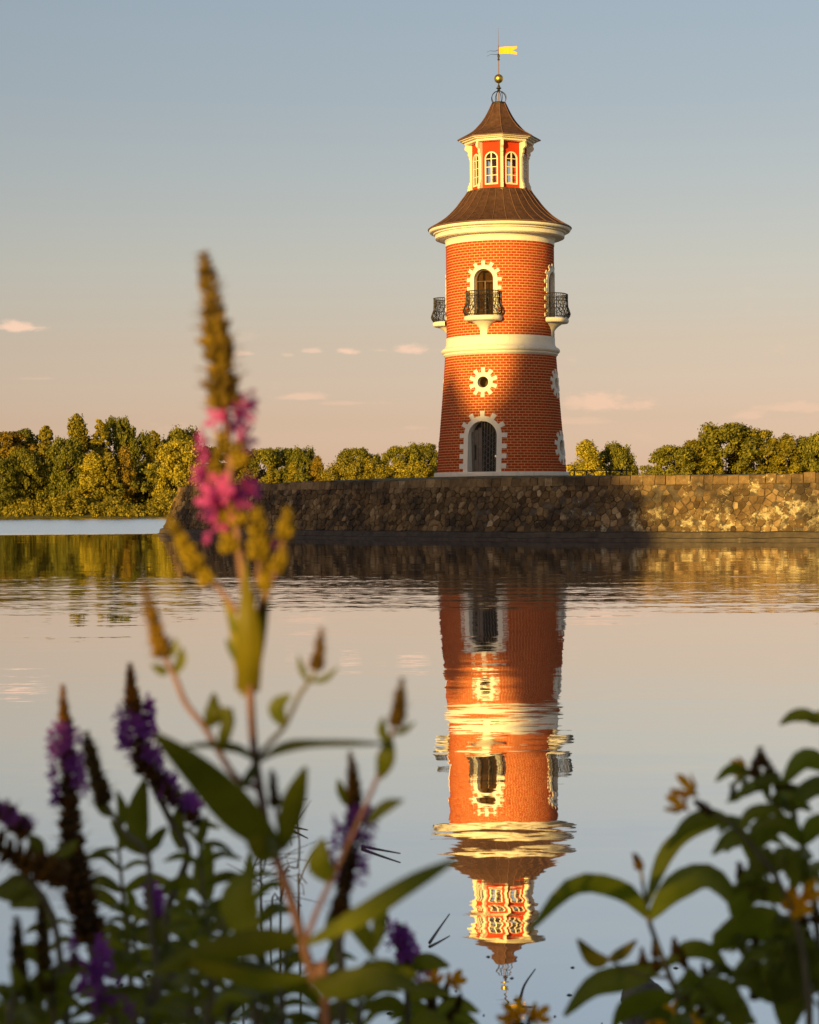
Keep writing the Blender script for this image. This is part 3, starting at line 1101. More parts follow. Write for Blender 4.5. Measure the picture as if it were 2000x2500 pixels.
pane_meshes = {}
for f_ in range(8):
    az = VA + R(22.5) + R(45) * f_
    inner = arch_path(wr, wz0, wzs, 4, 24)
    outer = [rect_hit(u, z) for (u, z) in inner]
    mb = MB()
    n = len(inner)
    for off in (0, -.07):
        mb.v += [lp(az, u, z, off) for (u, z) in inner] + [lp(az, u, z, off) for (u, z) in outer]
    for i in range(n - 1):
        mb.f.append((i, i + 1, n + i + 1, n + i)); mb.f.append((2 * n + i, 3 * n + i, 3 * n + i + 1, 2 * n + i + 1))
        mb.f.append((i, 2 * n + i, 2 * n + i + 1, i + 1))
        if abs(outer[i][0] - outer[i + 1][0]) > 1e-3 and abs(outer[i][1] - outer[i + 1][1]) > 1e-3:
            o = len(mb.v)
            cu = math.copysign(HWp, (outer[i][0] + outer[i + 1][0]))
            mb.v += [lp(az, cu, pz1, 0), lp(az, cu, pz1, -.07)]
            mb.f.append((n + i, n + i + 1, o)); mb.f.append((3 * n + i, o + 1, 3 * n + i + 1))
    for off in (0, -.07):      # strip below the window
        o = len(mb.v)
        mb.v += [lp(az, -HWp, pz0, off), lp(az, HWp, pz0, off), lp(az, HWp, wz0, off), lp(az, -HWp, wz0, off)]
        mb.f.append((o, o + 1, o + 2, o + 3))
    mb.f.append((len(mb.v) - 8 + 3, len(mb.v) - 8 + 2, len(mb.v) - 2, len(mb.v) - 1))
    panel = mb.build('lantern_panel', M_RED, tower)
    wf = MB()
    ring_i = arch_path(wr - .045, wz0 + .05, wzs, 4, 24); ring_o = arch_path(wr + .015, wz0 - .02, wzs, 4, 24)
    o = len(wf.v)
    for (u, z), (u2, z2) in zip(ring_i, ring_o):
        wf.v += [lp(az, u2, z2, -.01), lp(az, u2, z2, .025), lp(az, u, z, .025), lp(az, u, z, -.05)]
    for i in range(n - 1):
        wf.f += [(i * 4 + k, i * 4 + k + 1, i * 4 + k + 5, i * 4 + k + 4) for k in range(3)]
    Mz = Matrix.Rotation(az, 3, 'Z')

    def bar(u, z, hu, hz, hd=.018, off=0.0):
        wf.box(lp(az, u, z, off), (hu, hd, hz), Mz)
    bar(0, wz0 + .02, wr, .035, .03)
    bar(0, (wz0 + wzs + wr) / 2, .027, (wzs + wr - wz0) / 2 - .02, .024)
    rowz = [wz0 + .05, wz0 + .43, wz0 + .83, wz0 + 1.22]
    for z in rowz[1:]:
        bar(0, z, wr - .02, .017, .016)
    wf.build('window_frame', M_LIGHTPAINT, panel)
    for sg in (-1, 1):
        for j in range(3):
            MB().add([lp(az, sg * .025, rowz[j], -.02), lp(az, sg * .275, rowz[j], -.02), lp(az, sg * .275, rowz[j + 1], -.02), lp(az, sg * .025, rowz[j + 1], -.02)],
                     [(0, 1, 2, 3)]).build('pane', M_GLASS, panel)
        pts = [(sg * .025, rowz[3])] + [(sg * .28 * math.cos(math.pi / 2 * i / 8), wzs + .28 * math.sin(math.pi / 2 * i / 8)) for i in range(9)] + [(sg * .025, wzs + .28)]
        mb = MB(); mb.v += [lp(az, u, z, -.02) for (u, z) in pts]; mb.f.append(tuple(range(len(pts))))
        mb.build('pane', M_GLASS, panel)
    # corner pilaster with scrolled head and foot
    ca = VA + R(45) * f_

    def cp(o, z, u=0.0):
        return Vector((TX + (RL + o) * math.sin(ca), TY - (RL + o) * math.cos(ca), z)) + Vector((math.cos(ca), math.sin(ca), 0)) * u
    pb = MB().box(cp(.0, 17.83), (.068, .08, 1.15), Matrix.Rotation(ca, 3, 'Z'))
    pil = pb.build('pilaster', M_LIGHTPAINT, tower)
    sil = [(.04, 18.18), (.10, 18.22), (.13, 18.30), (.12, 18.37), (.17, 18.42), (.18, 18.50), (.16, 18.56), (.21, 18.62), (.29, 18.66), (.335, 18.73), (.33, 18.82), (.29, 18.88),
           (.30, 18.93), (.30, 18.97), (.0, 18.97), (.0, 18.18)]
    sil2 = [(.0, 16.68), (.20, 16.68), (.215, 16.76), (.18, 16.82), (.19, 16.90), (.15, 16.97), (.12, 17.02), (.13, 17.08), (.08, 17.12), (.0, 17.13)]
    for (nm, sl_) in (('bracket', sil), ('scroll_foot', sil2)):
        mb = MB()
        n_ = len(sl_)
        for u in (-.062, .062):
            mb.v += [cp(o_, z, u) for (o_, z) in sl_]
        mb.f += [tuple(range(n_))[::-1], tuple(range(n_, 2 * n_))] + [(i, (i + 1) % n_, n_ + (i + 1) % n_, n_ + i) for i in range(n_)]
        mb.build(nm, M_LIGHTPAINT, pil)
octa([(0.0, 18.93), (1.30, 18.93)], 'lantern_ceiling', M_BROWN, tower)
octa([(1.28, 18.94), (1.66, 18.945), (1.70, 18.96), (1.70, 19.03), (1.66, 19.035), (1.66, 19.06), (1.82, 19.065), (1.84, 19.10), (1.81, 19.105), (1.81, 19.125), (1.95, 19.13), (1.98, 19.20), (1.5, 19.21)],
     'lantern_cornice', M_LIGHTPAINT, tower)
prof2 = [(2.02, 19.185), (1.98, 19.215), (1.32, 19.58), (1.0, 19.88), (.74, 20.2), (.52, 20.58), (.335, 20.97)]
PR2 = [(p.x, p.y) for p in spline([(r, z, 0) for r, z in prof2], 18)]
roof2 = octa([(1.9, 19.19)] + [(r - .03, z - .01) for r, z in PR2] + [(0, 20.96)], 'upper_roof', M_ROOF, tower)
for k in range(8):
    a0 = VA + R(45) * k; a1 = a0 + R(45)
    vs = []
    for (r, z) in PR2:
        p0 = Vector((TX + r * math.sin(a0), TY - r * math.cos(a0), z)); p1 = Vector((TX + r * math.sin(a1), TY - r * math.cos(a1), z))
        vs += [p0, p0.lerp(p1, .5), p1]
    m_ = len(PR2)
    MB().add(vs, [(j * 3 + i, j * 3 + i + 1, j * 3 + i + 4, j * 3 + i + 3) for j in range(m_ - 1) for i in range(2)]).build('roof_panel', M_ROOF, roof2)
    MB().tube([(TX + (r + .008) * math.sin(a0), TY - (r + .008) * math.cos(a0), z + .01) for (r, z) in PR2], .022, 4).build('standing_seam', M_SEAM, roof2)
octa([(2.0, 19.165), (2.045, 19.17), (2.045, 19.20), (2.0, 19.22)], 'eaves_gutter', M_SEAM, roof2)
# crown cage, mast, ball and vane
MB().lathe([(.0, 20.95), (.34, 20.95), (.35, 21.0), (.33, 21.04), (.0, 21.05)], 24, CXY).build('finial_collar', M_IRON, tower)
for k in range(8):
    a = VA + R(22.5) + R(45) * k
    pts = spline([(TX + r * math.sin(a), TY - r * math.cos(a), z) for (r, z) in ((.30, 21.03), (.36, 21.15), (.375, 21.28), (.33, 21.42), (.21, 21.54), (.08, 21.60), (.04, 21.70))], 14)
    MB().tube(pts, .017, 5).build('cage_rod', M_IRON, tower)
MB().lathe([(.0, 21.70), (.05, 21.68), (.13, 21.73), (.13, 21.755), (.06, 21.78), (.07, 21.83), (.03, 21.9), (.03, 22.0), (0, 22.0)], 20, CXY).build('finial_ring', M_IRON, tower)
MB().tube([(TX, TY, z) for z in (20.95, 21.8, 23.0, 23.2, 23.45, 23.72, 23.78, 23.86, 24.68)], [.03, .026, .022, .02, .02, .018, .028, .012, .005], 8).build('mast', M_BRONZE, tower)
MB().lathe([(.22 * math.sin(math.pi * i / 20) + 1e-4, 22.2 - .22 * math.cos(math.pi * i / 20)) for i in range(21)], 32, CXY).build('gilded_ball', M_GOLD, tower, True)
MB().lathe([(.0, 23.08), (.05, 23.1), (.055, 23.16), (.03, 23.2), (.06, 23.3), (.05, 23.36), (.025, 23.42)], 12, CXY).build('mast_knob', M_IRON, tower, True)
fl = MB()
nseg = 8
for i in range(nseg + 1):
    x = .03 + .86 * i / nseg
    wv = .02 * math.sin(x * 7)
    top = 23.73 + .02 * math.sin(x * 5); bot = 23.40 - .03 * (x / .9) + .02 * math.sin(x * 6)
    if i == nseg - 2: top -= .01
    mid = (top + bot) / 2
    notch = max(0, (x - .66) / .24) * .13
    y = TY - .25 * x + wv
    fl.v += [(TX + x, y, bot - notch * .2), (TX + x, y, mid - notch * .8), (TX + x, y, mid + notch * .8), (TX + x, y, top + notch * .25)]
    if i:
        a = (i - 1) * 4; b = i * 4
        fl.f += [(a, b, b + 1, a + 1), (a + 2, b + 2, b + 3, a + 3)]
        if x < .68:
            fl.f.append((a + 1, b + 1, b + 2, a + 2))
flag = fl.build('weather_vane', M_FLAG, tower)
sol = flag.modifiers.new('thickness', 'SOLIDIFY'); sol.thickness = .012
for (dz, ph) in ((23.62, 0), (23.44, .6)):
    MB().tube([(TX - x, TY + .2 * x, dz - .18 * x - .035 * math.sin(x * 11 + ph)) for x in [.02 + .055 * i for i in range(11)]], [.014 - .0009 * i for i in range(11)], 5
              ).build('vane_arrow', M_IRON, flag)

# a low iron railing behind the tower on the pier
rl = thing('pier_railing', 'thin black iron railing on the pier top right of the lighthouse', 'railing', P(1450, 1160, 108))
for px in (1402, 1432, 1481, 1530):
    p = P(px, 1149, 108)
    MB().tube([(p.x, p.y, 2.30), (p.x, p.y, p.z + .02)], .035, 6).build('post', M_IRON, rl)
for dz in (0, -.38):
    MB().tube([P(1392, 1149, 108) + Vector((0, 0, dz)), P(1540, 1149, 108) + Vector((0, 0, dz))], .024, 6).build('rail', M_IRON, rl)

# ------------------------------------------------------------------ trees
M_LEAF = leaf_mat('tree_leaves', (0.125, 0.120, 0.015), (0.34, 0.295, 0.034), trans=0.28)
M_BARK = mat('tree_bark', (0.16, 0.12, 0.075), 0.9, vary=0.4, scale=2.5, bump=.5)
M_BIRCH = mat('birch_bark', (0.50, 0.42, 0.28), 0.8, vary=0.25, scale=3)


def leaf_cloud(centers, radii, per, size, rng, up=0.35, squash=0.75, droop=0.0):
    """leaf-sized quads spread over and through many small clumps; returns verts, faces, tints"""
    C = np.repeat(centers, per, axis=0); Rr = np.repeat(radii, per)
    n = len(C)
    d = rng.normal(size=(n, 3)); d /= np.linalg.norm(d, axis=1)[:, None]
    rad = Rr * np.clip(np.abs(rng.normal(0.72, 0.30, n)), 0.1, 1.5)
    pos = C + d * rad[:, None] * np.array([1, 1, squash])
    nrm = d + rng.normal(size=(n, 3)) * 0.55 + np.array([0, 0, up])
    nrm /= np.linalg.norm(nrm, axis=1)[:, None]
    a = np.cross(nrm, rng.normal(size=(n, 3))); a /= np.linalg.norm(a, axis=1)[:, None] + 1e-9
    b = np.cross(nrm, a)
    s = size * (0.6 + 0.8 * rng.random(n))
    a = a * s[:, None]; b = b * (s * 0.62)[:, None]
    V = np.stack([pos - a, pos + b, pos + a, pos - b], axis=1)
    V[:, :, 2] -= droop * size * rng.random((n, 1))
    clump_t = np.repeat(rng.random(len(centers)), per)
    tint = np.clip(0.5 * clump_t + 0.5 * rng.random(n), 0, 1)
    return V.reshape(-1, 3), tint


def quad_mesh(name, V, tint, m):
    n = len(V) // 4
    me = bpy.data.meshes.new(name)
    me.vertices.add(4 * n); me.vertices.foreach_set('co', V.astype(np.float32).ravel())
    me.loops.add(4 * n); me.loops.foreach_set('vertex_index', np.arange(4 * n, dtype=np.int32))
    me.polygons.add(n)
    me.polygons.foreach_set('loop_start', np.arange(0, 4 * n, 4, dtype=np.int32))
    me.polygons.foreach_set('loop_total', np.full(n, 4, dtype=np.int32))
    at = me.attributes.new('leaf_tint', 'FLOAT', 'FACE')
    at.data.foreach_set('value', tint.astype(np.float32))
    me.materials.append(m)
    me.update(calc_edges=True)
    return me


def crown_mesh(kind, seed, H, W, nleaf, size):
    rng = np.random.default_rng(seed)
    cs, rs = [], []
    if kind == 'round':
        ph = rng.uniform(0, 6.28, 4)
        for _ in range(170):
            t = rng.uniform(.08, .97)
            a = rng.uniform(0, 6.28)
            # an egg-shaped outline pushed in and out by a few broad waves
            env = W * .5 * (1 - abs((t - .50) / .52) ** 2.3) ** .5 if abs(t - .5) < .52 else 0
            env *= 1 + .16 * math.sin(2 * a + ph[0] + 5 * t) + .13 * math.sin(3 * a + ph[1] - 9 * t)
            hh = H * (t + .05 * math.sin(3 * a + ph[2]) * t)
            r = env * rng.uniform(.35, 1.0) ** .6
            rad_ = W * rng.uniform(.065, .125)
            cs.append(np.array([math.cos(a) * r, math.sin(a) * r, min(hh, .95 * H)])); rs.append(rad_)
    elif kind == 'tall':       # birch and poplar like: narrow, open
        for _ in range(95):
            t = rng.uniform(.12, .97)
            env = W * .5 * (math.sin(math.pi * min(1, t * .92 + .12)) ** .7)
            a = rng.uniform(0, 6.28); r = env * rng.uniform(.35, 1.0)
            cs.append(np.array([math.cos(a) * r, math.sin(a) * r, H * t])); rs.append(W * rng.uniform(.09, .17))
    elif kind == 'cone':       # larch: layered, tapering
        for _ in range(130):
            t = rng.uniform(.08, 1.0) ** .85
            env = W * .5 * max(.05, (1.03 - t)) ** .62
            a = rng.uniform(0, 6.28); r = env * rng.uniform(.25, 1.0)
            cs.append(np.array([math.cos(a) * r, math.sin(a) * r, H * t * .985 - .1 * r])); rs.append(W * rng.uniform(.05, .10) * (1.2 - .7 * t))
    elif kind == 'pine':       # bare below, flat billows above
        for _ in range(70):
            t = rng.uniform(.45, .97)
            env = W * .5 * math.sin(math.pi * min(1, (t - .40) / .62)) ** .5
            a = rng.uniform(0, 6.28); r = env * rng.uniform(.3, 1.0)
            cs.append(np.array([math.cos(a) * r, math.sin(a) * r, H * t])); rs.append(W * rng.uniform(.08, .13))
    elif kind == 'bush':
        for _ in range(70):
            a = rng.uniform(0, 6.28); r = W * .5 * rng.random() ** .5
            z = H * (1 - (r / (W * .5)) ** 2 * .6) * rng.uniform(.10, .93)
            cs.append(np.array([math.cos(a) * r, math.sin(a) * r, z])); rs.append(W * rng.uniform(.06, .12))
    cs = np.array(cs); rs = np.array(rs)
    per = max(20, nleaf // len(cs))
    sq = {'round': .8, 'tall': 1.15, 'cone': .55, 'pine': .6, 'bush': .9}[kind]
    V, tint = leaf_cloud(cs, rs, per, size, rng, squash=sq, droop=1.0 if kind == 'cone' else 0)
    V[:, 2] = np.maximum(V[:, 2], .02)
    return quad_mesh('crown', V, tint, M_LEAF), cs


def trunk_mesh(kind, seed, H, W, cs, m):
    rg = random.Random(seed)
    mb = MB()
    top = {'round': .62, 'tall': .9, 'cone': .97, 'pine': .85, 'bush': .4}[kind] * H
    r0 = .02 * H + .03
    lean = rg.uniform(-.03, .03) * H
    pts = [(lean * (i / 6) ** 2, .3 * lean * math.sin(i), top * i / 6) for i in range(7)]
    mb.tube(pts, [r0 * (1 - .85 * i / 6) for i in range(7)], 7)
    for c in rg.sample(list(cs), min(12, len(cs))):
        z = max(.12 * H, min(top * .95, c[2] - .12 * H))
        k = z / top
        base = Vector((lean * k * k, .3 * lean * math.sin(k * 6), z))
        e = Vector(c)
        mb.tube([base, base.lerp(e, .5) + Vector((0, 0, .02 * H)), e], [r0 * .32, r0 * .2, r0 * .07], 5)
    return mb.mesh('trunk', m)


KINDS = {}
spec = [('round', 10, 8), ('round', 11, 9), ('round', 9, 10), ('tall', 12, 5), ('tall', 11, 5.5), ('cone', 13, 5), ('cone', 13, 5.5), ('pine', 12, 7), ('bush', 5, 6), ('bush', 4.5, 6.5)]
for i, (kd, H, W) in enumerate(spec):
    me, cs = crown_mesh(kd, 100 + i, H, W, (26000 if kd == 'round' else 19000) if kd != 'bush' else 9000, .20)
    tm = trunk_mesh(kd, 200 + i, H, W, cs, M_BIRCH if kd == 'tall' else M_BARK)
    KINDS.setdefault(kd, []).append((me, tm, H, W))
rt = random.Random(77)
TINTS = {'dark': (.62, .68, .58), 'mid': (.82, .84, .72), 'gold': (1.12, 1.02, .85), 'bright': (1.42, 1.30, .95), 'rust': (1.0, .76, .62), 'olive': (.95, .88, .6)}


def tree(name, label, cat, base, H, W, kind, tint, group=None, variant=None):
    v = KINDS[kind][rt.randrange(len(KINDS[kind])) if variant is None else variant]
    t = thing(name, label, cat, base, group)
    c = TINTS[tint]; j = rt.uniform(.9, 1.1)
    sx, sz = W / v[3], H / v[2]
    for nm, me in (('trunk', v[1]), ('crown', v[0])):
        o = bpy.data.objects.new(nm, me); COL.objects.link(o)
        o.parent = t
        o.scale = (sx, sx, sz)
        o.rotation_euler = (0, 0, rt_rot)
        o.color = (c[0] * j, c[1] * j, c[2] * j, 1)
    return t


def ground_far(x, y):
    d = y - shore_y(x)
    for k in range(len(far_rows) - 1):
        if far_rows[k][0] <= d <= far_rows[k + 1][0]:
            u = (d - far_rows[k][0]) / (far_rows[k + 1][0] - far_rows[k][0])
            return far_rows[k][1] + (far_rows[k + 1][1] - far_rows[k][1]) * u
    return 0.5


def far_tree(px, top, wpx, kind, tint, D, label, name='broadleaf_tree'):
    global rt_rot
    p = P(px, top, D)
    z0 = ground_far(p.x, D) - .05
    rt_rot = rt.uniform(0, 6.28)
    grp = 'trees on the far shore'
    return tree(name, label, 'tree', (p.x, D, z0), p.z - z0, wpx / F * D * 1.12, kind, tint, grp)


LW = 'on the left shore'
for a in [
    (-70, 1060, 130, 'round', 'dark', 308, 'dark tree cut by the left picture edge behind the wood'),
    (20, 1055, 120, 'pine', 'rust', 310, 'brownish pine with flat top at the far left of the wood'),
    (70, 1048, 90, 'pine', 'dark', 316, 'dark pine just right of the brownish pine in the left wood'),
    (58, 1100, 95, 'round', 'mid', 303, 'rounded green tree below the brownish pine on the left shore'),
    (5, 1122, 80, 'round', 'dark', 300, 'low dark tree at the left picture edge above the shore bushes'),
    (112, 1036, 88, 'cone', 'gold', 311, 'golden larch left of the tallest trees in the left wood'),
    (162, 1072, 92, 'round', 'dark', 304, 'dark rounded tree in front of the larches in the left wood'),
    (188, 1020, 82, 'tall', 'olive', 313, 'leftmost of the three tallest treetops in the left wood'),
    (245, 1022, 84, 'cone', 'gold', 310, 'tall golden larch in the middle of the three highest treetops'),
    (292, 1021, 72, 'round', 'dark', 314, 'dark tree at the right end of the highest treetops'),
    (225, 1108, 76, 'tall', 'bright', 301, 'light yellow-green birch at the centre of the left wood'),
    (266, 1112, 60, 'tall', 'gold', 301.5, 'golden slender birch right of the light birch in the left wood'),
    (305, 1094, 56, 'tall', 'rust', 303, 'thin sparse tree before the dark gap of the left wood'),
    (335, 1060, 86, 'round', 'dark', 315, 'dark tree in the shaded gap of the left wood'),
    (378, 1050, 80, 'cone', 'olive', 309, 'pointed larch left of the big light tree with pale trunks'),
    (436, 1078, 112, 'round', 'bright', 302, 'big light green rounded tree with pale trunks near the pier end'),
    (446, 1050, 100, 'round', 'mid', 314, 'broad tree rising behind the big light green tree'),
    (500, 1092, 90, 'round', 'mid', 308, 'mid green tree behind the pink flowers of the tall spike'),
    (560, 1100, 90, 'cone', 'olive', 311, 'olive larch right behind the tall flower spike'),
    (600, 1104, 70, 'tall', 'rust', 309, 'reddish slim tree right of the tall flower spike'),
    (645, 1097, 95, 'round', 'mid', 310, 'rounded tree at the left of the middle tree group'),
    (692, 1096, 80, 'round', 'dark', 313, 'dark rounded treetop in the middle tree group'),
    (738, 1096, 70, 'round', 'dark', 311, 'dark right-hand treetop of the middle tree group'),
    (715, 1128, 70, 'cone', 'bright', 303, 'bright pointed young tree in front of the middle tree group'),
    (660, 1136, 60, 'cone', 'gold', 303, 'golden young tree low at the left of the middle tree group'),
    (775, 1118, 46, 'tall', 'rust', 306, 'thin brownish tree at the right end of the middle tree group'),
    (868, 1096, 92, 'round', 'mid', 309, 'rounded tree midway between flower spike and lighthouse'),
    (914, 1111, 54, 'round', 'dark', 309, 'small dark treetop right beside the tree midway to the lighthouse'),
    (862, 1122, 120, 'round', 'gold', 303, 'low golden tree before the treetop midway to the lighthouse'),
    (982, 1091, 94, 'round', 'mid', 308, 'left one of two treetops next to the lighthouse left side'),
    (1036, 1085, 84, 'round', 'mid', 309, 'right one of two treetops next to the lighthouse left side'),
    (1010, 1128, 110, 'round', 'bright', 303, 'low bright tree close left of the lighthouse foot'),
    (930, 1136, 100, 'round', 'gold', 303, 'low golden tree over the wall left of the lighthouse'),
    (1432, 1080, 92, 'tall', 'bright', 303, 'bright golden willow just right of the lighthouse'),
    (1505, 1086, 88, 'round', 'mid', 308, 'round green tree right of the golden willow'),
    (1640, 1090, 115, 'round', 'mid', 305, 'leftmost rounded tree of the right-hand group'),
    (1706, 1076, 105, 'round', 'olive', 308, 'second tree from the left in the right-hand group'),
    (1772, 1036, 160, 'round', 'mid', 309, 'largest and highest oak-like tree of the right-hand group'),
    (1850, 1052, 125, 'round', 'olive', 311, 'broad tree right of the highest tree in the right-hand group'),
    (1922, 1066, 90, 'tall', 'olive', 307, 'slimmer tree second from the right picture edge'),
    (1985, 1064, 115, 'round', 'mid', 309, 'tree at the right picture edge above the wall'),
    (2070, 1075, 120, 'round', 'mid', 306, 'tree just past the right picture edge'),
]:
    nm = {'pine': 'pine_tree', 'cone': 'larch_tree', 'tall': 'birch_tree'}.get(a[3], 'broadleaf_tree')
    far_tree(*a, name=nm)


for i in range(7):
    far_tree(-150 - 85 * i, 1060 + 18 * (i % 3), 120, ('round', 'cone', 'round', 'tall')[i % 4], ('mid', 'gold', 'dark')[i % 3], 305 + 4 * (i % 3), 'tree of the far wood, past the left picture edge')
    far_tree(2150 + 85 * i, 1070 + 14 * (i % 3), 125, ('round', 'round', 'tall')[i % 3], ('mid', 'olive', 'dark')[i % 3], 304 + 4 * (i % 3), 'tree of the right-hand group, past the right picture edge')


def thicket(name, label, x0, x1, y0, y1, hfun, n, size, seed):
    rng = np.random.default_rng(seed)
    xs_ = rng.uniform(x0, x1, n); ys_ = rng.uniform(y0, y1, n)
    cs = []; rs = []
    for x, dy in zip(xs_, ys_):
        yb = shore_y(x) + .3 + dy
        h = hfun(x, dy)
        cs.append((x, yb, .35 + h * rng.uniform(.05, .95))); rs.append(rng.uniform(.45, .9))
    V, tint = leaf_cloud(np.array(cs), np.array(rs), 80, size, rng, squash=.9)
    V[:, 2] = np.maximum(V[:, 2], .05)
    me = quad_mesh(name, V, tint, M_LEAF)
    o = obj(name, me, kind='stuff', label=label, category='bushes')
    o.color = (1.08, 1.0, .8, 1)
    return o


def hf(x, dy):
    return (2.4 + .9 * math.sin(x * .35) + .6 * math.sin(x * .9 + 2)) * (.45 + .55 * min(1, dy / 4))


thicket('shore_bushes', 'dense golden green bushes along the far waterline at left', -115, -16, 0, 9, hf, 1450, .17, 1)
o = thicket('wood_undergrowth', 'dark undergrowth between the trees of the far shore', -115, 110, 9, 26, lambda x, d: (6.6 if x < -24 else 4.8) + math.sin(x * .3), 2700, .24, 2)
o.color = (.62, .66, .6, 1)
o = thicket('low_scrub', 'golden scrub on the far shore behind the pier wall', -16, 110, 1, 10, lambda x, d: 2.6 + .8 * math.sin(x * .5), 950, .2, 3)

# trees and bushes on the near bank, left of and behind the camera: they shade the pier foot and the low plants
sh = math.tan(SUN_AZ)


def shade_tree(x, y, H, W, kind, label, variant=None):
    global rt_rot
    rt_rot = rt.uniform(0, 6.28)
    return tree('bank_tree', label, 'tree', (x, y, bank_z(x, y) - .05), H, W, kind, 'mid', 'trees on the near bank', variant)


NEAR = [(-38.6, 15.6, 5.6), (-41.0, 19.5, 8), (-44.6, 23.2, 6.5), (-50.6, 20.4, 6.0), (-55.0, 20.8, 6.5), (-58.5, 20.5, 8), (-63.5, 19.0, 7), (-43.5, 17.5, 8),
        (-49, 19.5, 8), (-56, 18.0, 8.5), (-61, 18.0, 8)]
for i, (x, y, H, W) in enumerate(((-35.2, -2, 13.0, 4.2),)):  # slender tree added to soften the shadow edge on the pier wall
    shade_tree(x, y, H, W, 'tall', 'slender open tree added at the right end of the near-bank row to soften its shadow', i % 2)
for i, (x, H, W) in enumerate(NEAR):
    shade_tree(x, -1.5 + 2 * (i % 2), H, W, 'round', 'tall leafy tree on the near bank to the left, outside the picture', i % 3)
for i in range(16):  # bushes added to shade the lower parts of the plants
    rt_rot = rt.uniform(0, 6.28)
    x = -8.0 + .62 * i
    tree('shade_bush', 'leafy bush added behind the viewer to shade low plants, outside the picture', 'bush', (x, -5.0 - .7 * (i % 2), .25), 2.02 + .08 * (i % 3), 2.3, 'bush', 'mid',
         'bushes behind the viewer')
for i in range(12):  # second row added to even out that shade
    rt_rot = rt.uniform(0, 6.28)
    tree('shade_bush', 'leafy bush added in a second row behind the viewer to even the shade, outside the picture', 'bush', (-8.6 + .8 * i, -7.4, .25), 2.14 + .06 * (i % 3), 2.5, 'bush', 'mid', 'bushes behind the viewer')
# taller trees added farther back to block sky glow, leaving the sun a gap
for i, (x, y, H, W) in enumerate(((5.5, -13, 11, 8), (14, -11, 12, 9), (24, -8, 11, 8.5), (-16.5, -12, 10, 7))):
    shade_tree(x, y, H, W, 'round', 'leafy tree added behind the viewer to block sky glow, outside the picture', i % 3)

# ------------------------------------------------------------------ foreground plants
rp_ = random.Random(21)
M_PLEAF = leaf_mat('loosestrife_leaf', (0.08, 0.10, 0.012), (0.245, 0.245, 0.024), trans=0.48, attr=False, rough=.45, spec=.3, tcol=(1.5, 1.5, .5))
M_YLEAF = leaf_mat('yellow_loosestrife_leaf', (0.085, 0.12, 0.014), (0.26, 0.275, 0.026), trans=0.48, attr=False, rough=.45, spec=.3, tcol=(1.5, 1.5, .5))
M_OLIVE = leaf_mat('olive_leaf', (0.16, 0.14, 0.010), (0.34, 0.27, 0.018), trans=0.35, attr=False, rough=.5, tcol=(1.3, 1.2, .5))
M_STEM = mat('reddish_stem', (0.24, 0.12, 0.09), .6, vary=.3, scale=60)
M_GSTEM = mat('green_stem', (0.17, 0.15, 0.08), .6, vary=.3, scale=60)
M_BUD = leaf_mat('brown_buds', (0.12, 0.065, 0.010), (0.36, 0.20, 0.020), trans=.15, attr=True, rough=.7, use_obj=True)
M_PETAL = leaf_mat('magenta_petals', (0.45, 0.045, 0.26), (0.72, 0.13, 0.50), trans=.45, attr=False, rough=.6, tcol=(1.2, .9, 1.1))
M_PURPLE = leaf_mat('purple_petals', (0.24, 0.04, 0.33), (0.52, 0.14, 0.62), trans=.45, attr=False, rough=.6, tcol=(1.2, .9, 1.1))
M_YELLOW = leaf_mat('yellow_petals', (0.80, 0.36, 0.005), (0.95, 0.55, 0.01), trans=.4, attr=False, rough=.6, tcol=(1.1, 1.0, .6))

CAMP = Vector((0, 0, CAM_H))


def pleaf(parent, pts, wpx, m=None, turn=None, fold=.25, name='leaf', clasp=False):
    """a lance-shaped leaf: pts are (x, y, depth) in 1725 px view coordinates from base to tip, wpx its greatest width there"""
    W3 = [Q(*p) for p in pts]
    n = 11
    sp_ = spline(W3, n)
    D = sum(p[2] for p in pts) / len(pts)
    hw = wpx * 1.1594 / F * D * .5
    turn = rp_.uniform(-.7, .7) if turn is None else turn
    mb = MB()
    for i, p in enumerate(sp_):
        t = i / (n - 1)
        tg = (sp_[min(i + 1, n - 1)] - sp_[max(i - 1, 0)]).normalized()
        view = (p - CAMP).normalized()
        sd = tg.cross(view)
        if sd.length < .05:
            sd = tg.cross(Vector((0, 0, 1)))
        sd.normalize()
        nv_ = sd.cross(tg).normalized()
        sd = (sd * math.cos(turn) + nv_ * math.sin(turn)).normalized()
        up = sd.cross(tg).normalized()
        prof_ = (math.sin(math.pi * min(1, t * .90 + .06)) ** .85) * (1 - .25 * t)
        if clasp:
            prof_ = (.92 + .08 * math.sin(math.pi * min(1, t * 2.2) / 2)) * (1 - max(0, (t - .3) / .7) ** 1.6)
        w_ = hw * max(.06, prof_ * 1.12) / max(.35, math.cos(turn))
        wav = .10 * math.sin(t * 13 + turn * 9) * w_
        mb.v += [p - sd * w_ + up * (fold * w_ + wav), p - sd * w_ * .5 + up * fold * .45 * w_, p - up * .05 * w_, p + sd * w_ * .5 + up * fold * .45 * w_, p + sd * w_ + up * (fold * w_ - wav)]
    for i in range(n - 1):
        for k in range(4):
            mb.f.append((i * 5 + k, i * 5 + k + 1, (i + 1) * 5 + k + 1, (i + 1) * 5 + k))
    o = mb.build(name, m or M_PLEAF, parent, True)
    j = rp_.uniform(.75, 1.25)
    o.color = (j, j, j, 1)
    return o


def pstem(parent, pts, w0, w1, m=None, name='stem'):
    W3 = [Q(*p) for p in pts]
    n = max(4, 4 * len(pts))
    D = pts[0][2]
    k = 1.1594 / F * D * .5
    return MB().tube(spline(W3, n), [(w0 + (w1 - w0) * i / (n - 1)) * k for i in range(n)], 7).build(name, m or M_STEM, parent, True)


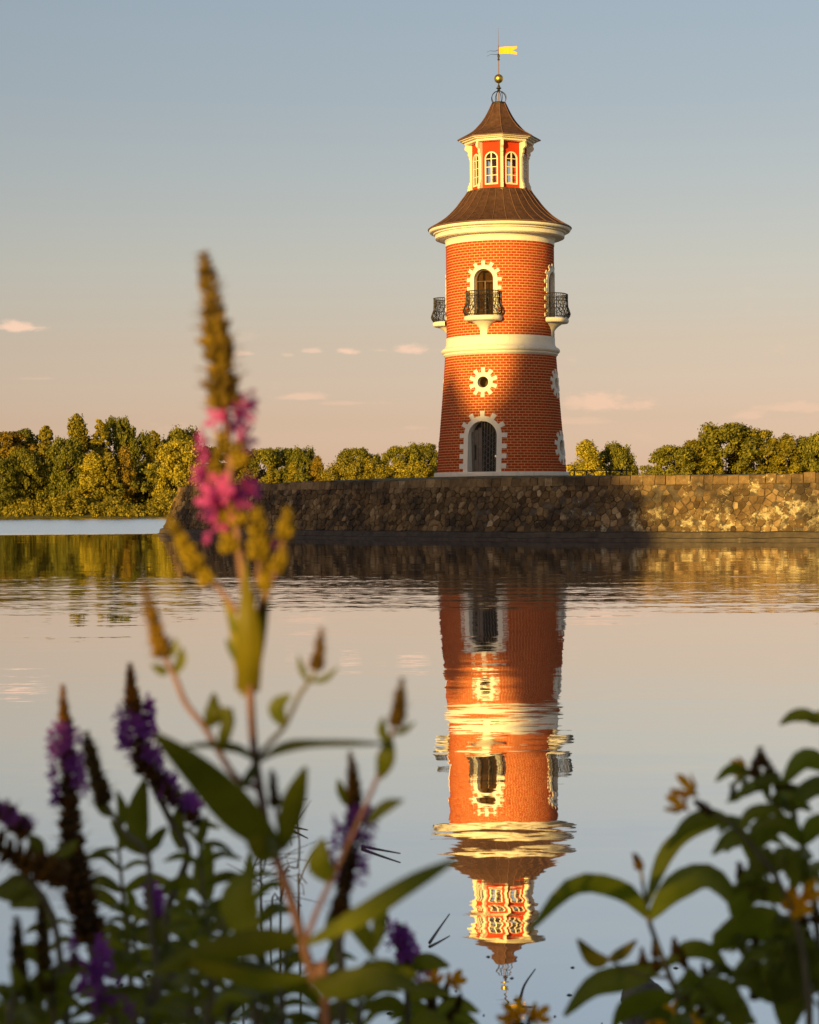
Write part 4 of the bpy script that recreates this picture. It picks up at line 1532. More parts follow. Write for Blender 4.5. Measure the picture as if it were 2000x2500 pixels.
def bud_blob(mb, tints, c, ax, ln, rd, tv):
    """one small bud: a pointed six-sided spindle"""
    ax = ax.normalized()
    s1 = ax.cross(Vector((.3, .5, .8)))
    if s1.length < .1:
        s1 = ax.cross(Vector((1, 0, 0)))
    s1.normalize(); s2 = ax.cross(s1)
    o = len(mb.v)
    mb.v.append(c)
    for (t, r) in ((.3, .85), (.7, 1.0)):
        for k in range(5):
            a = 2 * math.pi * k / 5 + t
            mb.v.append(c + ax * ln * t + (s1 * math.cos(a) + s2 * math.sin(a)) * rd * r)
    mb.v.append(c + ax * ln * 1.15)
    fs = [(o, o + 1 + (k + 1) % 5, o + 1 + k) for k in range(5)]
    fs += [(o + 1 + k, o + 1 + (k + 1) % 5, o + 6 + (k + 1) % 5, o + 6 + k) for k in range(5)]
    fs += [(o + 6 + k, o + 6 + (k + 1) % 5, o + 11) for k in range(5)]
    mb.f += fs
    tints += [tv] * len(fs)


def pspike(parent, pts, w0, w1, tint=(1, 1, 1), name='bud_spike', dens=1.0, hair=True):
    """a tapering spike of bud whorls: from the tip (w0 wide) down to the base (w1 wide), view pixels"""
    W3 = [Q(*p) for p in pts]
    D = pts[0][2]; k = 1.1594 / F * D
    L = sum((W3[i + 1] - W3[i]).length for i in range(len(W3) - 1))
    step = .27 * (w0 + w1) / 2 * k / dens
    nw = max(4, int(L / step))
    sp_ = spline(W3, nw + 1)
    mb = MB(); tints = []
    mb.tube(sp_, [(.16 * (w0 + (w1 - w0) * i / nw)) * k for i in range(nw + 1)], 6)
    tints += [.3] * len(mb.f)
    for i in range(nw + 1):
        t = i / nw
        hw = (w0 + (w1 - w0) * min(1, t * 1.15) ** .8) * k * .5 * rp_.uniform(.86, 1.12)
        tg = (sp_[max(i - 1, 0)] - sp_[min(i + 1, nw)]).normalized()
        b = tg.cross(Vector((.2, .9, .1))).normalized(); c = tg.cross(b)
        nb = 7
        ph = rp_.uniform(0, 6.28); wt = rp_.uniform(.15, .85)
        for q in range(nb):
            a = 2 * math.pi * q / nb + ph
            d = (b * math.cos(a) + c * math.sin(a))
            ax = d * 1.0 + tg * rp_.uniform(.6, 1.1)
            bud_blob(mb, tints, sp_[i] + d * hw * .22, ax, hw * rp_.uniform(.62, .95), hw * .25, min(1, max(0, wt + rp_.uniform(-.3, .3))))
        if hair:
            for q in range(4):
                a = rp_.uniform(0, 6.28)
                d = (b * math.cos(a) + c * math.sin(a)) + tg * .25
                f0 = len(mb.f)
                mb.tube([sp_[i] + d * hw * .6, sp_[i] + d * hw * rp_.uniform(1.25, 1.6)], [hw * .06, hw * .02], 3, cap=False)
                tints += [.5] * (len(mb.f) - f0)
    o = mb.build(name, M_BUD, parent, True, kind='stuff')
    at = o.data.attributes.new('leaf_tint', 'FLOAT', 'FACE')
    at.data.foreach_set('value', np.asarray(tints, dtype=np.float32))
    o.color = tint + (1,)
    return o


def flower_mesh(seed, petals, ln, wd, cup, m):
    rg = random.Random(seed)
    mb = MB()
    for k in range(petals):
        a = 2 * math.pi * k / petals + rg.uniform(-.15, .15)
        d = Vector((math.cos(a), math.sin(a), 0)); s = Vector((-math.sin(a), math.cos(a), 0)); up = Vector((0, 0, 1))
        o = len(mb.v)
        for (t, w_) in ((.08, .25), (.35, .75), (.65, 1.0), (.9, .75), (1.0, .25)):
            r = ln * t; z = cup * ln * t * t + .0
            wob = rg.uniform(-.10, .10) * ln
            mb.v += [d * r - s * wd * w_ * .5 + up * (z + wob), d * r + up * (z - .04 * ln), d * r + s * wd * w_ * .5 + up * (z - wob)]
        for i in range(4):
            for q in range(2):
                mb.f.append((o + i * 3 + q, o + i * 3 + q + 1, o + i * 3 + q + 4, o + i * 3 + q + 3))
    # calyx tube
    mb.tube([(0, 0, -.55 * ln), (0, 0, -.2 * ln), (0, 0, .06 * ln)], [.10 * ln, .17 * ln, .15 * ln], 6)
    return mb.mesh('flower', m, True)


FM = {'pink': [flower_mesh(i, 6, .0105, .0045, .35, M_PETAL) for i in range(4)], 'purple': [flower_mesh(10 + i, 6, .0092, .0034, .4, M_PURPLE) for i in range(4)],
      'yellow': [flower_mesh(20 + i, 5, .0095, .0068, 1.15, M_YELLOW) for i in range(3)]}


def flower(parent, x, y, D, kind, size=1.0, aim=None):
    me = rp_.choice(FM[kind])
    o = bpy.data.objects.new('flower', me); COL.objects.link(o)
    o.parent = parent
    o.matrix_parent_inverse = Matrix.Translation(-root_loc(parent))
    p = Q(x, y, D)
    a = aim if aim is not None else Vector((rp_.uniform(-1, 1), rp_.uniform(-1.2, .3), rp_.uniform(-.1, .8)))
    q = Vector(a).normalized().to_track_quat('Z', 'Y')
    o.matrix_basis = Matrix.Translation(p) @ (q @ Matrix.Rotation(rp_.uniform(0, 6.28), 3, 'Z').to_quaternion()).to_matrix().to_4x4() @ Matrix.Scale(size, 4)
    return o


def flower_column(parent, pts, wpx, n, kind, size=1.0):
    n = int(n * .7)
    W = spline([Vector(p) for p in pts], 40)
    for i in range(n):
        c = W[int((i + rp_.random()) / n * 39)]
        a = rp_.uniform(0, 2 * math.pi)
        dx = math.cos(a); dy = math.sin(a)
        flower(parent, c.x + dx * wpx * .36, c.y + rp_.uniform(-6, 6), c.z + dy * wpx * .36 * 1.16 / F * c.z, kind, size * rp_.uniform(.8, 1.15),
               Vector((dx, dy, rp_.uniform(-.05, .5))))


def rooted(x, D, z=.28):
    """foot of a plant on the bank under a view pixel column"""
    p = Q(x, 1100, D)
    return Vector((p.x, p.y, bank_z(p.x, p.y) - .02))


def ground_stem(parent, pts, w0, w1, m=None, root_dx=0.0):
    """a stem through view pixels that goes on below the picture down to the bank"""
    W3 = [Q(*p) for p in pts]
    e = W3[-1]
    foot = Vector((e.x + root_dx, e.y + .02, bank_z(e.x + root_dx, e.y + .02) - .03))
    mid = e.lerp(foot, .5) + (e - W3[-2]).normalized() * .03
    D = pts[0][2]; k = 1.1594 / F * D * .5
    path = spline(W3 + [mid, foot], 6 * (len(W3) + 2))
    n = len(path)
    return MB().tube(path, [(w0 + (w1 - w0) * i / (n - 1)) * k for i in range(n)], 7).build('stem', m or M_STEM, parent, True)


GRP = 'purple loosestrife plants at the shore'
# --- tall central plant
A = 1.2
pa = thing('purple_loosestrife', 'tallest purple loosestrife, its long brown spike rising above the lake before the far wood', 'plant', rooted(690, A), GRP)
ground_stem(pa, [(472, 860, A), (482, 950, A), (490, 1050, A), (503, 1150, A), (514, 1250, A), (519, 1350, A), (526, 1450, A), (533, 1560, A), (545, 1650, A), (565, 1760, A),
                 (590, 1830, A), (620, 1920, A), (641, 2000, A), (665, 2080, A), (688, 2170, A)], 15, 24)
pspike(pa, [(429, 538, A), (442, 610, A), (455, 690, A), (464, 770, A), (474, 862, A)], 34, 88, (.72, .80, .7))
for (x, y, s) in ((462, 880, 1.1), (505, 868, 1.25), (522, 850, 1.0), (515, 925, 1.1), (428, 928, .95), (436, 962, .9), (420, 992, .95), (432, 1000, .8), (440, 1050, 1.35), (468, 1030, 1.25),
                  (500, 1042, 1.2), (452, 1062, 1.15), (470, 1098, 1.0), (520, 1020, .9), (492, 895, 1.0), (535, 1030, .8),
                  (440, 1135, .6), (575, 1145, .6)):
    flower(pa, x, y, A + rp_.uniform(-.012, .008), 'pink', s * .86, Vector((x - 478, -18, rp_.uniform(0, 14))))
for (x, y, w_) in ((470, 938, 50), (505, 962, 52), (455, 992, 46), (500, 1085, 56), (482, 1142, 52), (470, 1080, 40)):
    pspike(pa, [(x - 4, y - 24, A), (x, y, A), (x + 4, y + 22, A)], w_ * .6, w_, (1.15, 1.4, .7), 'calyx_whorl', hair=False)
for (pts, w0, w1) in ((((356, 1088, A), (378, 1130, A), (398, 1165, A), (420, 1202, A)), 20, 42), (((607, 1070, A), (604, 1102, A), (596, 1138, A)), 20, 40),
                      (((541, 1070, A), (545, 1120, A), (546, 1180, A)), 22, 50), (((597, 1150, A), (590, 1180, A), (582, 1205, A)), 16, 36),
                      (((428, 1190, A), (432, 1212, A), (440, 1232, A)), 20, 36), (((562, 1180, A), (560, 1215, A), (556, 1245, A)), 16, 34)):
    pspike(pa, [(x, y, d) for (x, y, d) in pts], w0, w1 * 1.2, (1.15, 1.4, .6), hair=False)
for (pts) in (((420, 1202, A), (455, 1232, A), (500, 1290, A)), ((596, 1138, A), (580, 1205, A), (545, 1290, A)), ((546, 1180, A), (540, 1240, A), (525, 1300, A))):
    pstem(pa, pts, 7, 12, M_STEM, 'branch')
pleaf(pa, [(520, 1460, A), (524, 1370, A - .012), (520, 1280, A - .014), (516, 1175, A)], 50, M_OLIVE, turn=.1, fold=.4, clasp=True)
pleaf(pa, [(522, 1462, A), (508, 1390, A + .01), (490, 1310, A + .015), (462, 1225, A + .02)], 32, M_OLIVE, turn=.3, clasp=True)
pleaf(pa, [(528, 1455, A), (545, 1370, A + .01), (556, 1270, A), (568, 1205, A)], 28, M_OLIVE, turn=-.4)
pleaf(pa, [(540, 1310, A), (556, 1285, A), (566, 1262, A)], 20)
pleaf(pa, [(505, 1400, A), (490, 1372, A), (476, 1345, A)], 20)
pleaf(pa, [(510, 1345, A), (492, 1318, A), (480, 1290, A)], 16)
# left branch
pstem(pa, [(548, 1662, A), (500, 1640, A), (462, 1585, A), (430, 1530, A), (392, 1482, A), (368, 1425, A), (345, 1380, A)], 15, 11, None, 'branch')
pspike(pa, [(303, 1228, A), (318, 1290, A), (332, 1340, A), (344, 1385, A)], 18, 48, (.85, .85, .8))
for (x0, y0, x1, y1, w_) in ((365, 1420, 384, 1362, 24), (352, 1420, 318, 1400, 22), (352, 1385, 372, 1345, 18), (340, 1385, 312, 1345, 18)):
    pleaf(pa, [(x0, y0, A), ((x0 + x1) / 2 + 4, (y0 + y1) / 2, A), (x1, y1, A)], w_)
pleaf(pa, [(432, 1532, A), (446, 1500, A - .01), (450, 1458, A)], 36, turn=.3)
pleaf(pa, [(432, 1532, A), (470, 1505, A - .01), (484, 1552, A - .015)], 36, turn=-.2)
pleaf(pa, [(462, 1590, A), (480, 1530, A), (488, 1490, A)], 30)
# right branch
pstem(pa, [(538, 1600, A), (570, 1562, A), (600, 1528, A), (630, 1465, A), (658, 1425, A), (668, 1400, A)], 12, 8, M_GSTEM, 'branch')
pspike(pa, [(677, 1325, A), (673, 1370, A), (666, 1412, A)], 14, 38, (.62, .62, .62))
pleaf(pa, [(598, 1530, A), (582, 1490, A), (612, 1462, A)], 36, turn=.1)
pleaf(pa, [(650, 1438, A), (636, 1410, A), (628, 1380, A)], 14)
pleaf(pa, [(655, 1435, A), (685, 1430, A), (712, 1405, A)], 14)
# node leaves
pleaf(pa, [(545, 1602, A), (590, 1572, A - .02), (680, 1562, A - .05), (822, 1566, A - .08)], 22, turn=1.0)
pleaf(pa, [(540, 1605, A), (500, 1582, A - .02), (450, 1572, A - .03), (385, 1572, A - .05)], 20, turn=1.0)
pleaf(pa, [(540, 1600, A), (520, 1640, A - .02), (500, 1665, A - .03)], 22)
pleaf(pa, [(592, 1796, A), (520, 1735, A - .03), (430, 1640, A - .06), (326, 1546, A - .09)], 84, turn=.25, fold=.3)
pleaf(pa, [(592, 1796, A), (560, 1790, A - .03), (520, 1770, A - .04)], 60, turn=.2)
pleaf(pa, [(596, 1790, A), (610, 1735, A - .01), (625, 1670, A - .03), (644, 1615, A - .04)], 52, turn=-.3)
pspike(pa, [(573, 1625, A), (576, 1665, A), (580, 1700, A)], 14, 32, (.45, .5, .5))
pstem(pa, [(580, 1698, A), (588, 1750, A), (592, 1790, A)], 8, 10, None, 'branch')
pleaf(pa, [(530, 1990, A), (500, 1900, A), (528, 1830, A)], 80, turn=.3)
# lower right branch
pstem(pa, [(642, 1990, A), (665, 1925, A), (700, 1850, A), (748, 1745, A), (790, 1650, A), (812, 1590, A), (830, 1530, A)], 13, 8, M_STEM, 'branch')
pspike(pa, [(847, 1432, A), (842, 1480, A), (832, 1530, A)], 16, 42, (.55, .58, .55))
pleaf(pa, [(798, 1640, A), (812, 1595, A - .01), (822, 1545, A)], 40, M_OLIVE.copy() if False else None, turn=.2)
pleaf(pa, [(818, 1570, A), (806, 1540, A), (806, 1510, A)], 22)
pleaf(pa, [(826, 1545, A), (850, 1540, A), (875, 1520, A)], 14)
pleaf(pa, [(772, 1732, A), (806, 1700, A - .02), (850, 1685, A - .03)], 28)
pleaf(pa, [(700, 1860, A), (672, 1820, A - .01), (680, 1765, A - .01)], 52, turn=.2)
pleaf(pa, [(640, 1990, A), (760, 1925, A - .03), (860, 1862, A - .06), (965, 1808, A - .09)], 46, turn=.4)
pleaf(pa, [(640, 1985, A), (560, 1985, A - .02), (430, 2010, A - .05), (318, 2050, A - .08)], 60, turn=.3)
pleaf(pa, [(655, 2060, A), (700, 2075, A - .02), (800, 2060, A - .05), (900, 2085, A - .06)], 62, turn=.3)
pleaf(pa, [(655, 2060, A), (560, 2070, A - .02), (470, 2050, A - .05), (370, 2020, A - .06)], 40, turn=.5)

# --- purple spike right of the stem
C = 1.35
pc = thing('purple_loosestrife', 'purple flower spike with dark bud tip right of the tall reddish stem', 'plant', rooted(720, C), GRP)
ground_stem(pc, [(740, 1700, C), (735, 1800, C), (718, 1900, C), (715, 2000, C), (720, 2170, C)], 14, 26, M_GSTEM)
pspike(pc, [(738, 1585, C), (744, 1640, C), (748, 1700, C)], 12, 42, (.45, .42, .42))
pspike(pc, [(745, 1700, C), (738, 1800, C), (722, 1880, C), (712, 1935, C)], 40, 46, (.42, .36, .4))
flower_column(pc, [(748, 1705, C), (738, 1780, C), (722, 1850, C)], 88, 30, 'purple', .95)
for a in (((740, 1700), (722, 1670), (712, 1640), 22), ((712, 1900), (760, 1960), (790, 2020), 40), ((712, 2000), (702, 1950), (716, 1900), 44), ((790, 2000), (800, 1940), (812, 1890), 32)):
    pleaf(pc, [(x, y, C) for (x, y) in a[:3]], a[3])
pleaf(pc, [(720, 2110, C), (790, 2060, C - .02), (880, 2050, C - .04)], 70, M_OLIVE if False else None)

# --- two slim spikes at left
L = 1.6
p1 = thing('purple_loosestrife', 'slim purple spike with orange tip nearest the left picture edge', 'plant', rooted(215, L), GRP)
ground_stem(p1, [(142, 1650, L), (152, 1760, L), (170, 1880, L), (192, 1990, L), (215, 2100, L), (240, 2180, L)], 20, 26, M_GSTEM)
pspike(p1, [(132, 1445, L), (134, 1490, L), (137, 1530, L)], 14, 30, (1.25, 1.0, .7))
pspike(p1, [(137, 1525, L), (142, 1600, L), (147, 1700, L)], 34, 50, (.5, .38, .4))
pspike(p1, [(147, 1690, L), (152, 1780, L), (168, 1880, L), (190, 1985, L)], 46, 80, (.48, .40, .36), 'seed_spike')
flower_column(p1, [(137, 1535, L), (141, 1610, L), (147, 1690, L)], 82, 46, 'purple', .85)
flower_column(p1, [(185, 1985, L - .1), (200, 2050, L - .1), (245, 2140, L - .1)], 90, 34, 'purple', 1.0)
p2 = thing('purple_loosestrife', 'second purple spike from the left, leaning, with orange tip', 'plant', rooted(330, L), GRP)
ground_stem(p2, [(300, 1560, L), (318, 1640, L), (360, 1730, L), (395, 1800, L), (350, 1930, L), (360, 2060, L), (370, 2170, L)], 14, 22, M_GSTEM)
pspike(p2, [(274, 1400, L), (276, 1440, L), (280, 1480, L)], 15, 34, (1.25, .95, .65))
pspike(p2, [(280, 1475, L), (292, 1540, L), (308, 1630, L)], 38, 62, (.55, .42, .4))
flower_column(p2, [(280, 1480, L), (290, 1540, L), (302, 1610, L)], 92, 44, 'purple', .95)
pspike(p2, [(310, 1610, L), (345, 1660, L), (388, 1700, L), (420, 1735, L)], 60, 40, (.5, .4, .38))
flower_column(p2, [(325, 1630, L), (360, 1668, L), (405, 1700, L)], 70, 20, 'purple', .95)
for a in (((300, 1790), (290, 1720), (305, 1640), 50), ((380, 1790), (372, 1740), (382, 1690), 34), ((440, 1900), (432, 1840), (440, 1770), 50), ((400, 1740), (430, 1735), (465, 1745), 18)):
    pleaf(p2, [(x, y, L) for (x, y) in a[:3]], a[3])
p3 = thing('purple_loosestrife', 'dark budding spike leaning between the two slim purple spikes', 'plant', rooted(300, 1.5), GRP)
D3 = 1.5
ground_stem(p3, [(222, 1690, D3), (260, 1750, D3), (310, 1800, D3), (315, 1900, D3), (330, 2050, D3), (335, 2170, D3)], 10, 20, M_GSTEM)
pspike(p3, [(182, 1545, D3), (196, 1610, D3), (222, 1692, D3)], 18, 52, (.42, .46, .46))
for a in (((250, 1745), (258, 1710), (246, 1665), 26), ((235, 1720), (215, 1700), (200, 1680), 22), ((312, 1800), (270, 1770), (235, 1735), 34), ((312, 1800), (330, 1770), (352, 1740), 30)):
    pleaf(p3, [(x, y, D3) for (x, y) in a[:3]], a[3])
# --- brown flowering branches cut by the left edge
p4 = thing('purple_loosestrife', 'faded brownish loosestrife branch cut off by the left picture edge', 'plant', rooted(20, 1.45), GRP)
D4 = 1.45
ground_stem(p4, [(-10, 1770, D4), (60, 1850, D4), (110, 1930, D4), (130, 2050, D4), (140, 2180, D4)], 12, 22, M_GSTEM)
pspike(p4, [(-40, 1690, D4), (20, 1720, D4), (60, 1760, D4)], 40, 60, (.55, .45, .45))
pspike(p4, [(-40, 1770, D4), (30, 1800, D4), (90, 1830, D4), (140, 1850, D4)], 60, 80, (.62, .52, .38))
flower_column(p4, [(-20, 1690, D4), (30, 1720, D4), (60, 1745, D4)], 50, 14, 'purple', .8)
for a in (((60, 1850), (30, 1870), (-20, 1880), 60), ((100, 1900), (60, 1890), (20, 1910), 50), ((110, 1800), (140, 1790), (165, 1770), 26), ((60, 1760), (80, 1780), (95, 1810), 30)):
    pleaf(p4, [(x, y, D4) for (x, y) in a[:3]], a[3])
for i, (pts, lab) in enumerate(((((35, 1935), (38, 2010), (48, 2100)), 'left one of two dark green bud spikes in the bottom left corner'),
                                (((86, 1908), (90, 1990), (100, 2090)), 'right one of two dark green bud spikes in the bottom left corner'))):
    D5 = 1.4
    q = thing('purple_loosestrife', lab, 'plant', rooted(pts[2][0], D5), GRP)
    pspike(q, [(x, y, D5) for x, y in pts], 18, 46, (.36, .40, .38))
    ground_stem(q, [(pts[1][0], pts[1][1], D5), (pts[2][0], pts[2][1], D5), (pts[2][0] + 14, 2180, D5)], 10, 16, M_GSTEM)
    for k in range(4):
        x0, y0 = pts[2][0] + rp_.uniform(-10, 10), 2060 + 25 * k
        sg = -1 if k % 2 else 1
        pleaf(q, [(x0, y0 + 60, D5), (x0 + sg * 30, y0 + 10, D5), (x0 + sg * 60, y0 - 10, D5 - .02)], 34)
# --- short flowering tops low in the thicket
for (x, y, D6, lab, n_) in ((318, 1895, 1.7, 'small purple flower head among the leaves at lower left', 14), (845, 1985, 1.8, 'purple flower head low at the bottom centre beside yellow flowers', 30)):
    q = thing('purple_loosestrife', lab, 'plant', rooted(x + 20, D6), GRP)
    ground_stem(q, [(x, y, D6), (x + 10, y + 70, D6), (x + 14, 2180, D6)], 12, 18, M_GSTEM)
    pspike(q, [(x - 6, y - 35, D6), (x, y, D6), (x + 12, y + 60, D6)], 20, 40, (.5, .4, .4))
    if n_ == 30:
        flower_column(q, [(x - 15, y - 30, D6), (x + 12, y + 20, D6), (x + 40, y + 75, D6)], 56, n_, 'purple', .95)
    else:
        flower_column(q, [(x - 4, y - 30, D6), (x, y, D6), (x + 8, y + 40, D6)], 66, n_, 'purple', .9)
    for k in range(5):
        sg = -1 if k % 2 else 1
        pleaf(q, [(x + 12, y + 60 + 30 * k, D6), (x + 12 + sg * 40, y + 40 + 30 * k, D6 - .02), (x + 12 + sg * 90, y + 50 + 30 * k, D6 - .03)], 38)

# --- leafy non-flowering shoots that fill the lower left
SHOOTS = [(420, 1780, 1.55), (250, 1790, 1.75), (520, 1860, 1.6), (470, 1930, 1.3), (330, 2000, 1.5), (600, 2010, 1.5), (150, 2060, 1.5), (420, 2060, 1.35), (560, 2090, 1.3), (760, 2080, 1.45),
          (240, 2020, 1.85), (690, 2040, 1.7), (30, 2090, 1.3), (380, 1900, 1.9), (100, 1960, 1.75), (270, 1930, 1.65), (500, 2010, 1.75)]
SHOOT_AT = ['right below the second purple spike', 'between the two slim purple spikes', 'close left of the tall reddish stem', 'in front of the broad dark leaf left of the stem',
            'low below the small purple flower head', 'at the foot of the tall reddish stem', 'in the corner beside the lowest purple blossoms', 'bottom left of centre, nearest the viewer',
            'at the bottom edge left of the stem', 'at the bottom edge right of the reddish stem', 'behind the lowest purple blossoms', 'directly behind the tall reddish stem',
            'in the very bottom left corner', 'behind the small purple flower head at lower left', 'at the left between the seed stalk and the dark bud spikes', 'just left of the small purple flower head',
            'half hidden behind the lowest long leaf', 'behind the foot of the reddish stem, far back', 'at the bottom edge under the purple head beside yellow flowers', 'behind the bottom leaves left of centre',
            'at the bottom edge right of the lowest purple blossoms', 'farthest back, seen through the leaves left of the stem']
for i, (x, y, D7) in enumerate(SHOOTS):
    q = thing('leafy_shoot', 'leafy green loosestrife shoot ' + SHOOT_AT[i], 'plant', rooted(x, D7), 'leafy shoots at lower left')
    lean = rp_.uniform(-.25, .25)
    pts = []
    yy = y
    while yy < 2230:
        pts.append((x + lean * (yy - y), yy, D7)); yy += 44
    if len(pts) < 3:
        pts.append((pts[-1][0], 2260, D7))
    ground_stem(q, pts, 7, 18, M_GSTEM)
    for k, pnt in enumerate(pts):
        for sg in (-1, 1):
            ln = rp_.uniform(70, 135) * (0.55 + .45 * min(1, k / 2)); an = rp_.uniform(-.9, .25)
            pleaf(q, [pnt, (pnt[0] + sg * ln * .5 * math.cos(an), pnt[1] + ln * .5 * math.sin(an) - 8, D7 - rp_.uniform(-.03, .03)),
                      (pnt[0] + sg * ln * math.cos(an * .8), pnt[1] + ln * math.sin(an * .6) + 6, D7 - rp_.uniform(-.05, .05))], rp_.uniform(15, 30) * (.6 + .4 * min(1, k / 2)))
    if len(pts) > 2:
        pleaf(q, [pts[0], (x + 6, y - 28, D7), (x + rp_.uniform(-20, 20), y - 62, D7)], 24)

# --- yellow loosestrife at right
YG = 'yellow loosestrife plants at the shore'


def yl(label, x, D):
    return thing('yellow_loosestrife', label, 'plant', rooted(x, D), YG)


E = 1.6
y1 = yl('yellow loosestrife with two arching leaves forming a fork right of the reflection', 1440, E)
ground_stem(y1, [(1350, 1830, E), (1358, 1890, E), (1366, 1935, E), (1385, 1990, E), (1408, 2050, E), (1432, 2110, E), (1450, 2180, E)], 7, 20, M_GSTEM)
pleaf(y1, [(1366, 1935, E), (1310, 1880, E - .02), (1210, 1868, E - .05), (1112, 1965, E - .07)], 46, M_YLEAF, turn=.5)
pleaf(y1, [(1366, 1935, E), (1420, 1868, E - .02), (1500, 1846, E - .04), (1575, 1935, E - .06)], 60, M_YLEAF, turn=.35)
pleaf(y1, [(1362, 1905, E), (1400, 1800, E + .02), (1450, 1752, E + .03), (1530, 1730, E + .04)], 36, M_YLEAF, turn=.4)
pspike(y1, [(1336, 1800, E), (1343, 1815, E), (1350, 1832, E)], 12, 24, (.5, .5, .4), 'bud_cluster', hair=False)
for a in (((1398, 2030), (1330, 2055), (1250, 2075), (1188, 2140), 56), ((1400, 2035), (1450, 2000), (1500, 2010), (1540, 2060), 40), ((1425, 2100), (1480, 2085), (1530, 2100), (1580, 2160), 60),
          ((1425, 2100), (1370, 2110), (1320, 2130), (1290, 2170), 46)):
    pleaf(y1, [(x, y, E) for (x, y) in a[:4]], a[4], M_YLEAF)
pleaf(y1, [(1282, 2022, E), (1250, 2020, E), (1216, 1978, E)], 36, M_OLIVE, turn=.1)
pleaf(y1, [(1282, 2022, E), (1310, 2008, E), (1342, 1980, E)], 26, M_OLIVE, turn=.1)
pstem(y1, [(1282, 2022, E), (1340, 2050, E), (1408, 2060, E)], 5, 8, M_GSTEM, 'branch')
for (x, y) in ((1378, 2000), (1352, 2015), (1420, 1995), (1436, 2018), (1380, 2030)):
    pspike(y1, [(x, y - 18, E), (x + 2, y, E), (x + 3, y + 16, E)], 10, 24, (.5, .48, .35), 'bud_cluster', hair=False)
Eb = 1.5
y2 = yl('yellow loosestrife reaching up with two open yellow flowers at right', 1640, Eb)
ground_stem(y2, [(1500, 1715, Eb), (1540, 1735, Eb), (1590, 1790, Eb), (1630, 1840, Eb), (1665, 1910, Eb), (1690, 2000, Eb), (1700, 2100, Eb), (1705, 2190, Eb)], 7, 22, M_GSTEM)
for (x, y, s) in ((1458, 1668, 1.15), (1440, 1700, 1.05)):
    flower(y2, x, y, Eb, 'yellow', s, Vector((-.7, -.5, .5)))
pstem(y2, [(1462, 1685, Eb), (1480, 1700, Eb), (1500, 1715, Eb)], 10, 7, M_GSTEM, 'branch')
pspike(y2, [(1468, 1690, Eb), (1482, 1700, Eb), (1500, 1714, Eb)], 18, 26, (.4, .36, .3), 'bud_cluster', hair=False)
for a in (((1545, 1735), (1500, 1722), (1450, 1738), (1405, 1790), 40), ((1590, 1790), (1560, 1760), (1530, 1770), (1500, 1800), 40), ((1590, 1790), (1600, 1750), (1640, 1740), (1670, 1760), 46),
          ((1560, 1750), (1580, 1715), (1620, 1705), (1650, 1712), 30), ((1630, 1840), (1610, 1800), (1590, 1850), (1580, 1900), 44), ((1630, 1840), (1650, 1800), (1670, 1830), (1680, 1870), 50),
          ((1665, 1900), (1600, 1880), (1560, 1900), (1545, 1935), 60)):
    pleaf(y2, [(x, y, Eb) for (x, y) in a[:4]], a[4], M_YLEAF)
y3 = yl('bushy yellow loosestrife filling the right picture edge, half-open flower at its top', 1720, 1.55)
E3 = 1.55
ground_stem(y3, [(1605, 1600, E3), (1635, 1640, E3), (1665, 1700, E3), (1690, 1780, E3), (1712, 1880, E3), (1725, 2000, E3), (1735, 2180, E3)], 7, 22, M_GSTEM)
flower(y3, 1568, 1620, E3, 'yellow', .85, Vector((-.8, -.4, .3)))
flower(y3, 1680, 1905, E3 - .05, 'yellow', 1.3, Vector((-.2, -1, .3)))
flower(y3, 1700, 1885, E3 - .05, 'yellow', 1.0, Vector((.4, -.8, .5)))
for (x, y, w_) in ((1603, 1598, 34), (1620, 1625, 34), (1590, 1622, 30), (1640, 1650, 30), (1545, 1672, 26), (1570, 1660, 28), (1660, 1670, 34), (1676, 1690, 28), (1560, 1840, 30), (1690, 1940, 40), (1700, 1975, 40),
                   (1665, 1950, 34), (1720, 1930, 40), (1640, 1720, 30), (1590, 2090, 34), (1615, 2080, 30)):
    pspike(y3, [(x - 2, y - 20, E3), (x, y, E3), (x + 4, y + 16, E3)], w_ * .5, w_, (.46, .42, .3), 'bud_cluster', hair=False)
for a in (((1725, 1516), (1700, 1506), (1670, 1508), (1642, 1526), 30), ((1760, 1540), (1730, 1512), (1715, 1516), (1700, 1520), 30), ((1650, 1650), (1690, 1600), (1730, 1608), (1770, 1640), 46),
          ((1650, 1650), (1620, 1640), (1580, 1660), (1530, 1690), 30), ((1665, 1700), (1700, 1660), (1740, 1650), (1780, 1670), 46), ((1690, 1780), (1650, 1740), (1600, 1770), (1580, 1830), 46),
          ((1690, 1780), (1720, 1740), (1745, 1750), (1770, 1790), 50), ((1712, 1880), (1670, 1800), (1680, 1830), (1665, 1870), 50), ((1660, 1945), (1600, 1940), (1540, 1970), (1495, 2010), 62),
          ((1700, 1950), (1640, 1985), (1590, 2010), (1545, 2045), 40), ((1640, 1930), (1670, 2000), (1710, 2050), (1760, 2090), 70), ((1725, 2000), (1690, 2050), (1670, 2110), (1660, 2190), 90),
          ((1725, 2030), (1690, 1990), (1640, 2020), (1600, 2080), 50), ((1730, 2080), (1640, 2090), (1580, 2060), (1540, 2075), 56), ((1560, 2190), (1540, 2110), (1500, 2080), (1470, 2085), 60)):
    pleaf(y3, [(x, y, E3 - .02) for (x, y) in a[:4]], a[4], M_YLEAF)
